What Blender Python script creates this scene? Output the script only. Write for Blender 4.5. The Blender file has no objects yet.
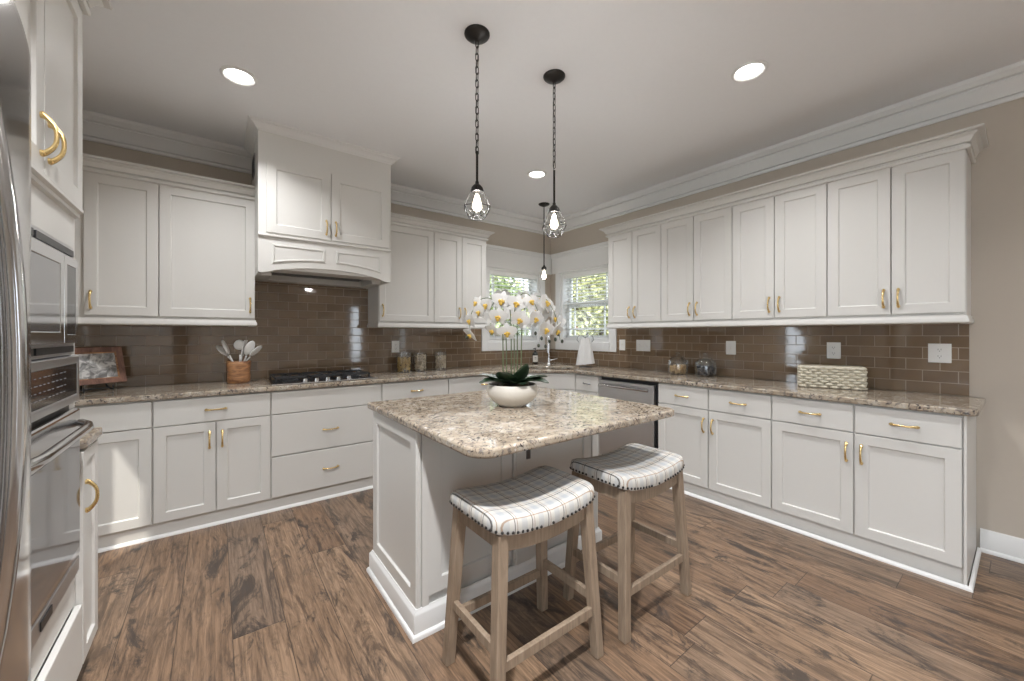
import bpy, bmesh, math, random
from mathutils import Vector, Matrix
random.seed(11)
PI = math.pi
R = math.radians
scene = bpy.context.scene
COL = scene.collection

# ------------------------------------------------------------------ camera
CAM = (-3.6397, -3.9208, 1.2902)
YAW = 52.81
cd = bpy.data.cameras.new('camera')
cam = bpy.data.objects.new('camera', cd)
COL.objects.link(cam)
cam.location = CAM
cam.rotation_euler = (R(90), 0, R(YAW - 90))
cd.sensor_width = 36.0
cd.lens = 36.0 * 389.64 / 1024.0
cd.shift_y = -6.1 / 1024.0
cd.clip_start = 0.02
scene.camera = cam

# ------------------------------------------------------------------ world, sun, exposure
world = bpy.data.worlds.new('sky')
scene.world = world
world.use_nodes = True
wn = world.node_tree
wn.nodes.clear()
w_out = wn.nodes.new('ShaderNodeOutputWorld')
w_bg = wn.nodes.new('ShaderNodeBackground')
w_bg.inputs['Color'].default_value = (0.82, 0.91, 1.0, 1)
w_bg.inputs['Strength'].default_value = 3.3
wn.links.new(w_bg.outputs[0], w_out.inputs[0])

sd = bpy.data.lights.new('sun', 'SUN')
sd.energy = 3.0
sd.color = (1.0, 0.95, 0.86)
sd.angle = R(1.0)
sun = bpy.data.objects.new('sun', sd)
COL.objects.link(sun)
sun.rotation_euler = (R(36), 0, R(-40))

scene.view_settings.view_transform = 'Standard'
scene.view_settings.look = 'None'
scene.view_settings.gamma = 1.0
scene.view_settings.use_curve_mapping = False
scene.view_settings.exposure = 0.50
DOWNLIGHT_W = 9.0      # each recessed ceiling lamp
BULB_W = 17.0            # each pendant bulb
try:
    scene.cycles.use_denoising = True
    scene.cycles.max_bounces = 10
    scene.cycles.diffuse_bounces = 5
    scene.cycles.glossy_bounces = 5
    scene.cycles.transparent_max_bounces = 24
    scene.cycles.sample_clamp_indirect = 6.0
    scene.cycles.caustics_reflective = False
    scene.cycles.caustics_refractive = False
except Exception:
    pass

# ------------------------------------------------------------------ dimensions (metres)
ZC = 2.80                       # ceiling
XL = -4.66                      # left wall
YF = -7.2                       # wall behind the camera
H = 0.914                       # worktop height
SLAB = 0.035
ENDY = -3.735                   # end of the run on the right wall
UB, UT = 1.40, 2.325            # upper cabinet body
XT = -4.040                     # face of the tall oven unit

# ------------------------------------------------------------------ mesh helper
class MB:
    def __init__(self):
        self.v = []; self.f = []
    def add(self, vs, fs):
        n = len(self.v)
        self.v += [tuple(p) for p in vs]
        self.f += [tuple(i + n for i in q) for q in fs]
        return self
    def hexa(self, p):
        return self.add(p, [(0,3,2,1),(4,5,6,7),(0,1,5,4),(1,2,6,5),(2,3,7,6),(3,0,4,7)])
    def box(self, x0, x1, y0, y1, z0, z1):
        return self.hexa([(x0,y0,z0),(x1,y0,z0),(x1,y1,z0),(x0,y1,z0),(x0,y0,z1),(x1,y0,z1),(x1,y1,z1),(x0,y1,z1)])
    def prism(self, poly, a, b, axis='z'):
        def P(u, w, t):
            return {'z': (u, w, t), 'x': (t, u, w), 'y': (u, t, w)}[axis]
        n = len(poly)
        vs = [P(u, w, a) for u, w in poly] + [P(u, w, b) for u, w in poly]
        fs = [tuple(range(n - 1, -1, -1)), tuple(range(n, 2 * n))]
        fs += [(i, (i + 1) % n, n + (i + 1) % n, n + i) for i in range(n)]
        return self.add(vs, fs)
    def loft(self, rings, closed_ring=True, caps=True, closed_path=False):
        n = len(rings[0]); vs = [p for r in rings for p in r]; fs = []
        m = len(rings)
        for k in range(m if closed_path else m - 1):
            k2 = (k + 1) % m
            for i in range(n if closed_ring else n - 1):
                j = (i + 1) % n
                fs.append((k*n+i, k*n+j, k2*n+j, k2*n+i))
        if caps and not closed_path and closed_ring:
            fs.append(tuple(range(n - 1, -1, -1)))
            fs.append(tuple(range((m - 1) * n, m * n)))
        return self.add(vs, fs)
    def tube(self, path, r, n=8, closed=False, flat=None):
        path = [Vector(p) for p in path]; m = len(path)
        rr = r if isinstance(r, (list, tuple)) else [r] * m
        rings = []; prev = None
        for k in range(m):
            if closed:
                t = path[(k + 1) % m] - path[k - 1]
            else:
                t = path[min(k + 1, m - 1)] - path[max(k - 1, 0)]
            t.normalize()
            if prev is None:
                ref = Vector((0, 0, 1)) if abs(t.z) < 0.9 else Vector((1, 0, 0))
                a = t.cross(ref).normalized()
            else:
                a = (prev - t * prev.dot(t)).normalized()
            prev = a; b = t.cross(a)
            f = flat if flat else 1.0
            rings.append([path[k] + a * rr[k] * math.cos(2*PI*i/n) + b * rr[k] * f * math.sin(2*PI*i/n) for i in range(n)])
        return self.loft(rings, True, True, closed)
    def lathe(self, prof, n=24, c=(0,0,0), ring=False):
        rings = [[(c[0] + r*math.cos(2*PI*i/n), c[1] + r*math.sin(2*PI*i/n), c[2] + z) for i in range(n)] for r, z in prof]
        return self.loft(rings, True, not ring, ring)
    def ball(self, c, r, n=10, m=6, sx=1, sy=1, sz=1):
        prof = []
        rings = []
        for k in range(m + 1):
            a = -PI/2 + PI*k/m
            rad = max(r*math.cos(a), r*0.02)
            rings.append([(c[0]+sx*rad*math.cos(2*PI*i/n), c[1]+sy*rad*math.sin(2*PI*i/n), c[2]+sz*r*math.sin(a)) for i in range(n)])
        return self.loft(rings)
    def sweep(self, prof, path, closed=False):
        """prof: (out, z) polygon; path: list of (x, y, nx, ny) corners, n = mitred outward vector"""
        rings = [[(x + nx*o, y + ny*o, z) for o, z in prof] for x, y, nx, ny in path]
        return self.loft(rings, True, True, closed)
    def xf(self, M, start=0):
        self.v[start:] = [tuple(M @ Vector(p)) for p in self.v[start:]]
        return self
    def mesh(self, name, mat, smooth=None):
        me = bpy.data.meshes.new(name)
        me.from_pydata(self.v, [], self.f)
        bm = bmesh.new(); bm.from_mesh(me)
        bmesh.ops.recalc_face_normals(bm, faces=bm.faces)
        bm.to_mesh(me); bm.free()
        if mat: me.materials.append(mat)
        if smooth:
            me.shade_smooth()
            me.set_sharp_from_angle(angle=R(smooth))
        return me
    def build(self, name, mat, parent=None, smooth=None, bevel=0, seg=2, loc=None, rot=None):
        return link(name, self.mesh(name, mat, smooth), parent, bevel, seg, loc, rot)

def link(name, me, parent=None, bevel=0, seg=2, loc=None, rot=None):
    o = bpy.data.objects.new(name, me)
    COL.objects.link(o)
    if parent: o.parent = parent
    if loc is not None: o.location = loc
    if rot is not None: o.rotation_euler = rot
    if bevel:
        b = o.modifiers.new('edge', 'BEVEL'); b.width = bevel; b.segments = seg
        b.limit_method = 'ANGLE'; b.angle_limit = R(40)
        b.harden_normals = False
    return o

def tag(o, label, cat, group=None, kind=None):
    o['label'] = label; o['category'] = cat
    if group: o['group'] = group
    if kind: o['kind'] = kind
    return o

def thing(name, label, cat, loc=(0,0,0), rz=0, group=None):
    o = bpy.data.objects.new(name, None)
    o.empty_display_size = 0.1
    COL.objects.link(o); o.location = loc; o.rotation_euler = (0, 0, rz)
    return tag(o, label, cat, group)

def struct(name, mb, mat, smooth=None, bevel=0, parent=None):
    o = mb.build(name, mat, parent, smooth, bevel)
    if parent is None: o['kind'] = 'structure'
    return o

def dup(o, parent=None, loc=None, rot=None, label=None):
    c = o.copy(); COL.objects.link(c)
    if parent: c.parent = parent
    if loc is not None: c.location = loc
    if rot is not None: c.rotation_euler = rot
    if label: c['label'] = label
    for ch in list(o.children):
        dup(ch, c)
    return c

# ------------------------------------------------------------------ materials
def newmat(name):
    m = bpy.data.materials.new(name); m.use_nodes = True
    nt = m.node_tree; b = nt.nodes['Principled BSDF']
    return m, nt, b
def nd(nt, typ, **kw):
    n = nt.nodes.new('ShaderNode' + typ)
    for k, v in kw.items():
        if k.startswith('i_'):
            n.inputs[k[2:].replace('_', ' ')].default_value = v
        else:
            setattr(n, k, v)
    return n
def mth(nt, op, a, b=None, c=None):
    n = nt.nodes.new('ShaderNodeMath'); n.operation = op
    for i, x in enumerate((a, b, c)):
        if x is None: continue
        if isinstance(x, (int, float)): n.inputs[i].default_value = x
        else: nt.links.new(x, n.inputs[i])
    return n.outputs[0]
def mixc(nt, fac, a, b, mode='MIX'):
    n = nt.nodes.new('ShaderNodeMix'); n.data_type = 'RGBA'; n.blend_type = mode
    for k, x in ((0, fac), (6, a), (7, b)):
        if isinstance(x, (int, float)): n.inputs[k].default_value = x
        elif isinstance(x, tuple): n.inputs[k].default_value = (*x, 1) if len(x) == 3 else x
        else: nt.links.new(x, n.inputs[k])
    return n.outputs[2]
def ramp(nt, fac, stops, interp='LINEAR'):
    n = nt.nodes.new('ShaderNodeValToRGB'); cr = n.color_ramp; cr.interpolation = interp
    while len(cr.elements) < len(stops): cr.elements.new(0.5)
    for e, (p, c) in zip(cr.elements, stops):
        e.position = p
        e.color = (*c, 1) if isinstance(c, tuple) else (c, c, c, 1)
    nt.links.new(fac, n.inputs[0])
    return n.outputs[0]
def coords(nt, which='Object', scale=(1,1,1), rot=(0,0,0), loc=(0,0,0)):
    tc = nt.nodes.new('ShaderNodeTexCoord'); mp = nt.nodes.new('ShaderNodeMapping')
    mp.inputs['Scale'].default_value = scale; mp.inputs['Rotation'].default_value = rot; mp.inputs['Location'].default_value = loc
    nt.links.new(tc.outputs[which], mp.inputs[0])
    return mp.outputs[0]
def noise(nt, vec, scale, detail=4, rough=0.55, dist=0.0):
    n = nt.nodes.new('ShaderNodeTexNoise')
    n.inputs['Scale'].default_value = scale; n.inputs['Detail'].default_value = detail
    n.inputs['Roughness'].default_value = rough; n.inputs['Distortion'].default_value = dist
    nt.links.new(vec, n.inputs['Vector'])
    return n.outputs['Fac'], n.outputs['Color']
def bump(nt, bsdf, height, strength=0.3, dist=0.002):
    n = nt.nodes.new('ShaderNodeBump'); n.inputs['Strength'].default_value = strength; n.inputs['Distance'].default_value = dist
    nt.links.new(height, n.inputs['Height']); nt.links.new(n.outputs[0], bsdf.inputs['Normal'])

def paint(name, col, rough=0.45, var=0.03, grain=60, bmp=0.04):
    m, nt, b = newmat(name)
    v = coords(nt)
    f, _ = noise(nt, v, grain, 3)
    b.inputs['Roughness'].default_value = rough
    dark = tuple(c * (1 - var) for c in col)
    nt.links.new(mixc(nt, f, dark, col), b.inputs['Base Color'])
    bump(nt, b, f, bmp, 0.001)
    return m
def metal(name, col, rough=0.3, brushed=None, metallic=1.0):
    m, nt, b = newmat(name)
    b.inputs['Metallic'].default_value = metallic
    b.inputs['Roughness'].default_value = rough
    v = coords(nt, scale=brushed or (40, 40, 40))
    f, _ = noise(nt, v, 6, 3)
    nt.links.new(mixc(nt, f, tuple(c*0.93 for c in col), col), b.inputs['Base Color'])
    r = nd(nt, 'MapRange'); nt.links.new(f, r.inputs[0])
    r.inputs[3].default_value = rough*0.8; r.inputs[4].default_value = rough*1.2
    nt.links.new(r.outputs[0], b.inputs['Roughness'])
    return m
def glass(name, tint=(1,1,1), spec=1.0, f0=0.035):
    m = bpy.data.materials.new(name); m.use_nodes = True
    nt = m.node_tree; nt.nodes.clear()
    o = nd(nt, 'OutputMaterial'); mx = nd(nt, 'MixShader'); t = nd(nt, 'BsdfTransparent'); g = nd(nt, 'BsdfGlossy')
    t.inputs[0].default_value = (*tint, 1); g.inputs['Roughness'].default_value = 0.02
    fr = nd(nt, 'LayerWeight'); fr.inputs[0].default_value = 0.5
    v = coords(nt); f, _ = noise(nt, v, 3, 1)
    k = mth(nt, 'MULTIPLY_ADD', mth(nt, 'POWER', fr.outputs['Facing'], 4.0), 0.75*spec, mth(nt, 'MULTIPLY_ADD', f, 0.01, f0))
    nt.links.new(k, mx.inputs[0]); nt.links.new(t.outputs[0], mx.inputs[1]); nt.links.new(g.outputs[0], mx.inputs[2])
    nt.links.new(mx.outputs[0], o.inputs[0])
    return m
def emit(name, col, s):
    m, nt, b = newmat(name)
    b.inputs['Base Color'].default_value = (0.8, 0.8, 0.8, 1)
    v = coords(nt); f, _ = noise(nt, v, 5, 1)
    nt.links.new(mixc(nt, f, tuple(c*0.97 for c in col), col), b.inputs['Emission Color'])
    b.inputs['Emission Strength'].default_value = s
    return m

M = {}
M['cab'] = paint('cabinet_paint', (0.70, 0.69, 0.662), 0.38, 0.02)
M['trim'] = paint('trim_paint', (0.80, 0.80, 0.79), 0.4, 0.02)
M['ceil'] = paint('ceiling_paint', (0.87, 0.875, 0.89), 0.9, 0.03, 30, 0.02)
M['wall'] = paint('beige_wall_paint', (0.545, 0.485, 0.415), 0.85, 0.03, 25, 0.03)
M['white'] = paint('white_plastic', (0.82, 0.82, 0.80), 0.35, 0.01)
M['blind'] = paint('blind_slat', (0.86, 0.86, 0.84), 0.4, 0.01)
M['ceramic'] = paint('cream_ceramic', (0.74, 0.70, 0.63), 0.5, 0.10, 90, 0.15)
M['utensil'] = paint('white_utensil_nylon', (0.90, 0.90, 0.89), 0.4, 0.02)
M['black'] = paint('black_plastic', (0.02, 0.02, 0.022), 0.35, 0.2)
M['blackmetal'] = metal('dark_bronze', (0.045, 0.042, 0.04), 0.38, metallic=0.8)
M['iron'] = paint('cast_iron', (0.03, 0.03, 0.032), 0.55, 0.2)
M['gold'] = metal('brushed_gold', (0.86, 0.64, 0.30), 0.26)
M['chrome'] = metal('chrome', (0.85, 0.85, 0.86), 0.12)
M['nickel'] = metal('dark_nickel', (0.25, 0.25, 0.26), 0.3)
M['steel'] = metal('stainless_steel', (0.62, 0.62, 0.63), 0.34, (2, 2, 160))
M['steelsmooth'] = metal('polished_stainless_steel', (0.66, 0.66, 0.67), 0.13, (2, 2, 160))
M['ovenglass'] = metal('oven_glass', (0.33, 0.33, 0.34), 0.06, metallic=0.75)
M['gloss_black'] = paint('gloss_black_panel', (0.025, 0.025, 0.027), 0.08, 0.1)
M['pane'] = glass('window_glass')
M['jar'] = glass('clear_jar_glass', (0.97, 0.98, 0.985), 1.1, 0.085)
M['bulbglass'] = glass('bulb_glass', (1, 0.98, 0.95), 1.0)
M['bulb'] = emit('glowing_filament', (1.0, 0.90, 0.74), 14.0)
M['lamp'] = emit('lamp_diffuser', (1.0, 0.97, 0.92), 9.0)
M['digits'] = paint('button_print', (0.20, 0.20, 0.21), 0.4, 0.1)

def granite():
    m, nt, b = newmat('speckled_granite')
    v = coords(nt)
    f1, _ = noise(nt, v, 14, 6, 0.7, 0.4)
    base = ramp(nt, f1, [(0.30, (0.20, 0.18, 0.16)), (0.44, (0.37, 0.30, 0.225)), (0.55, (0.45, 0.39, 0.31)), (0.70, (0.54, 0.50, 0.45))])
    f2, _ = noise(nt, v, 48, 5, 0.7, 0.6)
    k2 = ramp(nt, f2, [(0.545, 0.0), (0.60, 0.85)])
    c = mixc(nt, k2, base, (0.145, 0.125, 0.115))
    f3, _ = noise(nt, v, 62, 4, 0.65, 0.8)
    f3b, _ = noise(nt, v, 9, 3, 0.6)
    k3 = ramp(nt, mth(nt, 'ADD', f3, mth(nt, 'MULTIPLY', f3b, 0.25)), [(0.70, 0.0), (0.735, 1.0)])
    c = mixc(nt, k3, c, (0.045, 0.035, 0.035))
    f4, _ = noise(nt, v, 38, 4, 0.6, 0.3)
    k4 = ramp(nt, f4, [(0.62, 0.0), (0.70, 1.0)])
    c = mixc(nt, k4, c, (0.62, 0.59, 0.55))
    nt.links.new(c, b.inputs['Base Color'])
    b.inputs['Roughness'].default_value = 0.05
    b.inputs['Specular IOR Level'].default_value = 0.6
    return m
M['granite'] = granite()

def tile(axis):
    m, nt, b = newmat('brown_glass_subway_tile_' + axis)
    g = nt.nodes.new('ShaderNodeTexCoord')
    s = nd(nt, 'SeparateXYZ'); nt.links.new(g.outputs['Object'], s.inputs[0])
    c = nd(nt, 'CombineXYZ')
    nt.links.new(s.outputs['X' if axis == 'x' else 'Y'], c.inputs[0])
    nt.links.new(mth(nt, 'SUBTRACT', s.outputs['Z'], H), c.inputs[1])
    br = nd(nt, 'TexBrick'); nt.links.new(c.outputs[0], br.inputs['Vector'])
    br.offset = 0.5
    for k, val in (('Scale', 1.0), ('Mortar Size', 0.0022), ('Mortar Smooth', 0.25), ('Brick Width', 0.153), ('Row Height', 0.0735), ('Bias', 0.0)):
        br.inputs[k].default_value = val
    br.inputs['Color1'].default_value = (0.150, 0.098, 0.057, 1)
    br.inputs['Color2'].default_value = (0.225, 0.155, 0.094, 1)
    br.inputs['Mortar'].default_value = (0.36, 0.285, 0.215, 1)
    f, _ = noise(nt, g.outputs['Object'], 25, 3)
    nt.links.new(mixc(nt, mth(nt, 'MULTIPLY', f, 0.35), br.outputs['Color'], (0.26, 0.18, 0.115)), b.inputs['Base Color'])
    rr = nd(nt, 'MapRange'); nt.links.new(br.outputs['Fac'], rr.inputs[0])
    rr.inputs[3].default_value = 0.05; rr.inputs[4].default_value = 0.5
    nt.links.new(rr.outputs[0], b.inputs['Roughness'])
    b.inputs['IOR'].default_value = 2.0
    h = mth(nt, 'ADD', mth(nt, 'MULTIPLY', br.outputs['Fac'], -1.0), mth(nt, 'MULTIPLY', f, 0.12))
    bump(nt, b, h, 0.5, 0.0025)
    return m
M['tilex'] = tile('x'); M['tiley'] = tile('y')

def planks():
    m, nt, b = newmat('rustic_wood_planks')
    g = nt.nodes.new('ShaderNodeTexCoord')
    s = nd(nt, 'SeparateXYZ'); nt.links.new(g.outputs['Object'], s.inputs[0])
    W, L = 0.1925, 1.75
    u = mth(nt, 'DIVIDE', mth(nt, 'ADD', s.outputs['X'], 3.777), W)
    row = mth(nt, 'FLOOR', u)
    wn1 = nd(nt, 'TexWhiteNoise', noise_dimensions='1D'); nt.links.new(row, wn1.inputs['W'])
    v = mth(nt, 'ADD', mth(nt, 'DIVIDE', s.outputs['Y'], L), mth(nt, 'MULTIPLY', wn1.outputs['Value'], 7.3))
    pl = mth(nt, 'FLOOR', v)
    cb = nd(nt, 'CombineXYZ'); nt.links.new(row, cb.inputs[0]); nt.links.new(pl, cb.inputs[1])
    wn2 = nd(nt, 'TexWhiteNoise', noise_dimensions='2D'); nt.links.new(cb.outputs[0], wn2.inputs['Vector'])
    rnd = wn2.outputs['Value']
    # grain coordinates: offset per plank so that no figure runs across a seam
    off = nd(nt, 'VectorMath', operation='SCALE'); off.inputs['Scale'].default_value = 11.0
    nt.links.new(wn2.outputs['Color'], off.inputs[0])
    add = nd(nt, 'VectorMath', operation='ADD'); nt.links.new(g.outputs['Object'], add.inputs[0]); nt.links.new(off.outputs[0], add.inputs[1])
    def mp(sc):
        q = nd(nt, 'Mapping'); q.inputs['Scale'].default_value = sc; nt.links.new(add.outputs[0], q.inputs[0]); return q.outputs[0]
    g1, _ = noise(nt, mp((48, 2.4, 1)), 1.0, 8, 0.72, 1.1)
    g2, _ = noise(nt, mp((14, 1.6, 1)), 1.0, 8, 0.72, 1.8)
    g3, _ = noise(nt, mp((8, 2.6, 1)), 1.0, 8, 0.75, 1.0)
    g4, _ = noise(nt, mp((120, 5, 1)), 1.0, 3, 0.6, 0.3)
    tone = ramp(nt, rnd, [(0.0, (0.180, 0.112, 0.070)), (0.35, (0.236, 0.152, 0.096)), (0.7, (0.290, 0.195, 0.126)), (1.0, (0.206, 0.145, 0.102))])
    c = mixc(nt, ramp(nt, g1, [(0.34, 0.0), (0.66, 1.0)]), mixc(nt, 1.0, tone, (0.55, 0.52, 0.50), 'MULTIPLY'), mixc(nt, 1.0, tone, (1.35, 1.33, 1.30), 'MULTIPLY'))
    c = mixc(nt, ramp(nt, g2, [(0.50, 0.0), (0.62, 0.85)]), c, mixc(nt, 1.0, tone, (0.36, 0.35, 0.36), 'MULTIPLY'))
    c = mixc(nt, ramp(nt, g3, [(0.52, 0.0), (0.62, 0.9)]), c, (0.045, 0.035, 0.029))
    kk = nd(nt, 'TexVoronoi', feature='F1'); kk.inputs['Scale'].default_value = 1.0
    kv = nd(nt, 'Mapping'); kv.inputs['Scale'].default_value = (7.0, 2.6, 1); nt.links.new(add.outputs[0], kv.inputs[0])
    nt.links.new(kv.outputs[0], kk.inputs['Vector'])
    gd = mth(nt, 'ADD', kk.outputs['Distance'], mth(nt, 'MULTIPLY', g1, 0.08))
    c = mixc(nt, ramp(nt, gd, [(0.06, 0.85), (0.13, 0.0)]), c, (0.045, 0.032, 0.026))
    c = mixc(nt, ramp(nt, g4, [(0.52, 0.0), (0.68, 0.6)]), c, (0.075, 0.05, 0.036))
    # seams
    fu = mth(nt, 'FRACT', u); fv = mth(nt, 'FRACT', v)
    du = mth(nt, 'MULTIPLY', mth(nt, 'MINIMUM', fu, mth(nt, 'SUBTRACT', 1.0, fu)), W)
    dv = mth(nt, 'MULTIPLY', mth(nt, 'MINIMUM', fv, mth(nt, 'SUBTRACT', 1.0, fv)), L)
    d = mth(nt, 'MINIMUM', du, dv)
    seam = ramp(nt, mth(nt, 'MULTIPLY', d, 100.0), [(0.10, 1.0), (0.26, 0.0)])
    c = mixc(nt, mth(nt, 'MULTIPLY', seam, 0.75), c, (0.05, 0.034, 0.026))
    nt.links.new(c, b.inputs['Base Color'])
    rr = nd(nt, 'MapRange'); nt.links.new(g1, rr.inputs[0]); rr.inputs[3].default_value = 0.30; rr.inputs[4].default_value = 0.48
    nt.links.new(rr.outputs[0], b.inputs['Roughness'])
    hh = mth(nt, 'ADD', mth(nt, 'MULTIPLY', g1, 0.25), mth(nt, 'MULTIPLY', seam, -1.0))
    bump(nt, b, hh, 0.35, 0.0015)
    return m
M['floor'] = planks()

def stool_wood():
    m, nt, b = newmat('weathered_wood')
    v = coords(nt, scale=(60, 60, 5))
    f, _ = noise(nt, v, 1, 5, 0.6, 0.5)
    f2, _ = noise(nt, coords(nt), 4, 3)
    c = ramp(nt, f, [(0.3, (0.185, 0.128, 0.085)), (0.55, (0.30, 0.222, 0.155)), (0.75, (0.37, 0.285, 0.21))])
    nt.links.new(mixc(nt, mth(nt, 'MULTIPLY', f2, 0.4), c, (0.31, 0.255, 0.20)), b.inputs['Base Color'])
    b.inputs['Roughness'].default_value = 0.5
    bump(nt, b, f, 0.2, 0.001)
    return m
M['stoolwood'] = stool_wood()

def darkwood(name, c1, c2, sc=(30, 30, 6)):
    m, nt, b = newmat(name)
    f, _ = noise(nt, coords(nt, scale=sc), 1, 5, 0.6, 1.0)
    nt.links.new(ramp(nt, f, [(0.35, c1), (0.65, c2)]), b.inputs['Base Color'])
    b.inputs['Roughness'].default_value = 0.45
    return m
M['frame'] = darkwood('reddish_frame_wood', (0.14, 0.065, 0.045), (0.29, 0.15, 0.105))
M['crock'] = darkwood('burl_wood', (0.16, 0.06, 0.028), (0.60, 0.32, 0.15), (9, 9, 42))

def plaid():
    m, nt, b = newmat('plaid_fabric')
    g = nt.nodes.new('ShaderNodeTexCoord'); s = nd(nt, 'SeparateXYZ'); nt.links.new(g.outputs['Object'], s.inputs[0])
    def stripe(out, per, pos, wid):
        f = mth(nt, 'FRACT', mth(nt, 'ADD', mth(nt, 'DIVIDE', out, per), 10.0))
        return mth(nt, 'LESS_THAN', mth(nt, 'ABSOLUTE', mth(nt, 'SUBTRACT', f, pos)), wid)
    X, Y = s.outputs['X'], s.outputs['Y']
    P = 0.076
    c = (0.62, 0.60, 0.555)
    wide = mth(nt, 'MULTIPLY', mth(nt, 'ADD', stripe(X, P, 0.25, 0.16), stripe(Y, P, 0.25, 0.16)), 0.40)
    c1 = mixc(nt, wide, c, (0.40, 0.43, 0.47))
    thin = mth(nt, 'MULTIPLY', mth(nt, 'ADD', stripe(X, P, 0.70, 0.022), stripe(Y, P, 0.70, 0.022)), 0.9)
    c2 = mixc(nt, thin, c1, (0.07, 0.06, 0.055))
    tan = mth(nt, 'MULTIPLY', mth(nt, 'ADD', stripe(X, P, 0.84, 0.018), stripe(Y, P, 0.84, 0.018)), 0.8)
    c3 = mixc(nt, tan, c2, (0.33, 0.21, 0.13))
    f, _ = noise(nt, g.outputs['Object'], 500, 2)
    nt.links.new(mixc(nt, mth(nt, 'MULTIPLY', f, 0.2), c3, (0.30, 0.30, 0.30)), b.inputs['Base Color'])
    b.inputs['Roughness'].default_value = 0.95
    b.inputs['Specular IOR Level'].default_value = 0.2
    bump(nt, b, f, 0.3, 0.001)
    return m
M['plaid'] = plaid()
M['petal'] = paint('white_petal', (0.68, 0.67, 0.655), 0.6, 0.06, 40)
M['lip'] = paint('yellow_lip', (0.78, 0.52, 0.10), 0.6, 0.3, 60)
M['leaf'] = paint('dark_green_leaf', (0.022, 0.045, 0.022), 0.3, 0.3, 30)
M['moss'] = paint('brown_bark_mulch', (0.16, 0.105, 0.06), 0.9, 0.5, 80, 0.6)
M['stem'] = paint('green_stem', (0.16, 0.20, 0.10), 0.55, 0.3, 40)
M['bud'] = paint('dark_bud', (0.05, 0.06, 0.04), 0.5, 0.3, 40)
M['cloth'] = paint('white_towel', (0.80, 0.80, 0.79), 0.95, 0.06, 250, 0.3)
M['pasta'] = paint('yellow_pasta', (0.85, 0.58, 0.20), 0.6, 0.4, 60)
M['pasta2'] = paint('pale_pasta', (0.85, 0.70, 0.50), 0.6, 0.4, 60)
M['cookie'] = paint('golden_cookie', (0.85, 0.57, 0.28), 0.7, 0.45, 60)
M['darkbean'] = paint('dark_candy', (0.035, 0.04, 0.06), 0.3, 0.4, 60)
M['wicker'] = paint('cream_wicker', (0.70, 0.65, 0.53), 0.8, 0.16, 70, 0.2)
M['label'] = paint('paper_label', (0.80, 0.78, 0.74), 0.7, 0.02)
M['soapbottle'] = paint('black_bottle', (0.02, 0.018, 0.016), 0.12, 0.2)
M['bark'] = paint('tree_bark', (0.12, 0.085, 0.06), 0.9, 0.5, 20, 0.6)
M['patio'] = paint('pale_concrete', (0.62, 0.61, 0.59), 0.9, 0.12, 6, 0.2)
M['lawn'] = paint('lawn_green', (0.055, 0.075, 0.025), 0.95, 0.5, 8)
def foliage(name, c1, c2):
    m, nt, b = newmat(name)
    g = nt.nodes.new('ShaderNodeNewGeometry')
    v = coords(nt); f, _ = noise(nt, v, 2.5, 3)
    k = mth(nt, 'ADD', mth(nt, 'MULTIPLY', g.outputs['Random Per Island'], 0.6), mth(nt, 'MULTIPLY', f, 0.4))
    nt.links.new(mixc(nt, k, c1, c2), b.inputs['Base Color'])
    b.inputs['Roughness'].default_value = 0.6
    return m
M['fol_green'] = foliage('green_foliage', (0.12, 0.17, 0.055), (0.42, 0.50, 0.22))
M['fol_yellow'] = foliage('yellow_green_foliage', (0.30, 0.32, 0.11), (0.68, 0.67, 0.36))
M['fol_red'] = foliage('autumn_foliage', (0.26, 0.11, 0.035), (0.48, 0.26, 0.08))
def picture():
    m, nt, b = newmat('photo_print')
    v = coords(nt)
    f, _ = noise(nt, v, 22, 4, 0.6, 1.0)
    f2, _ = noise(nt, v, 9, 3, 0.5)
    c = ramp(nt, f, [(0.38, (0.10, 0.10, 0.10)), (0.5, (0.36, 0.36, 0.36)), (0.58, (0.75, 0.75, 0.74))])
    nt.links.new(mixc(nt, mth(nt, 'MULTIPLY', f2, 0.5), c, (0.55, 0.55, 0.55)), b.inputs['Base Color'])
    b.inputs['Roughness'].default_value = 0.25
    return m
M['picture'] = picture()

# ------------------------------------------------------------------ the room shell
WT = 0.16
WZ0, WZ1 = 1.195, 2.105                 # window opening
WA0, WA1 = -1.035, -0.215               # window on the back wall (x)
WB0, WB1 = -1.015, -0.205               # window on the right wall (y)
XR = 0.0
struct('floor', MB().box(XL - WT, XR + WT, YF - WT, WT, -0.12, 0.0), M['floor'])
struct('ceiling', MB().box(XL - WT, XR + WT, YF - WT, WT, ZC, ZC + 0.25), M['ceil'])
wa = MB()
wa.box(XL - WT, WA0, 0, WT, 0, ZC).box(WA1, WT, 0, WT, 0, ZC).box(WA0, WA1, 0, WT, 0, WZ0).box(WA0, WA1, 0, WT, WZ1, ZC)
struct('wall_back', wa, M['wall'])
wb = MB()
RW = (-5.72, -5.22, .90, 2.15)           # narrow window in the right wall, behind the camera
wb.box(0, WT, YF - WT, RW[0], 0, ZC).box(0, WT, RW[1], WB0, 0, ZC).box(0, WT, RW[0], RW[1], 0, RW[2]).box(0, WT, RW[0], RW[1], RW[3], ZC).box(0, WT, WB1, 0, 0, ZC).box(0, WT, WB0, WB1, 0, WZ0).box(0, WT, WB0, WB1, WZ1, ZC)
struct('wall_right', wb, M['wall'])
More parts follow.
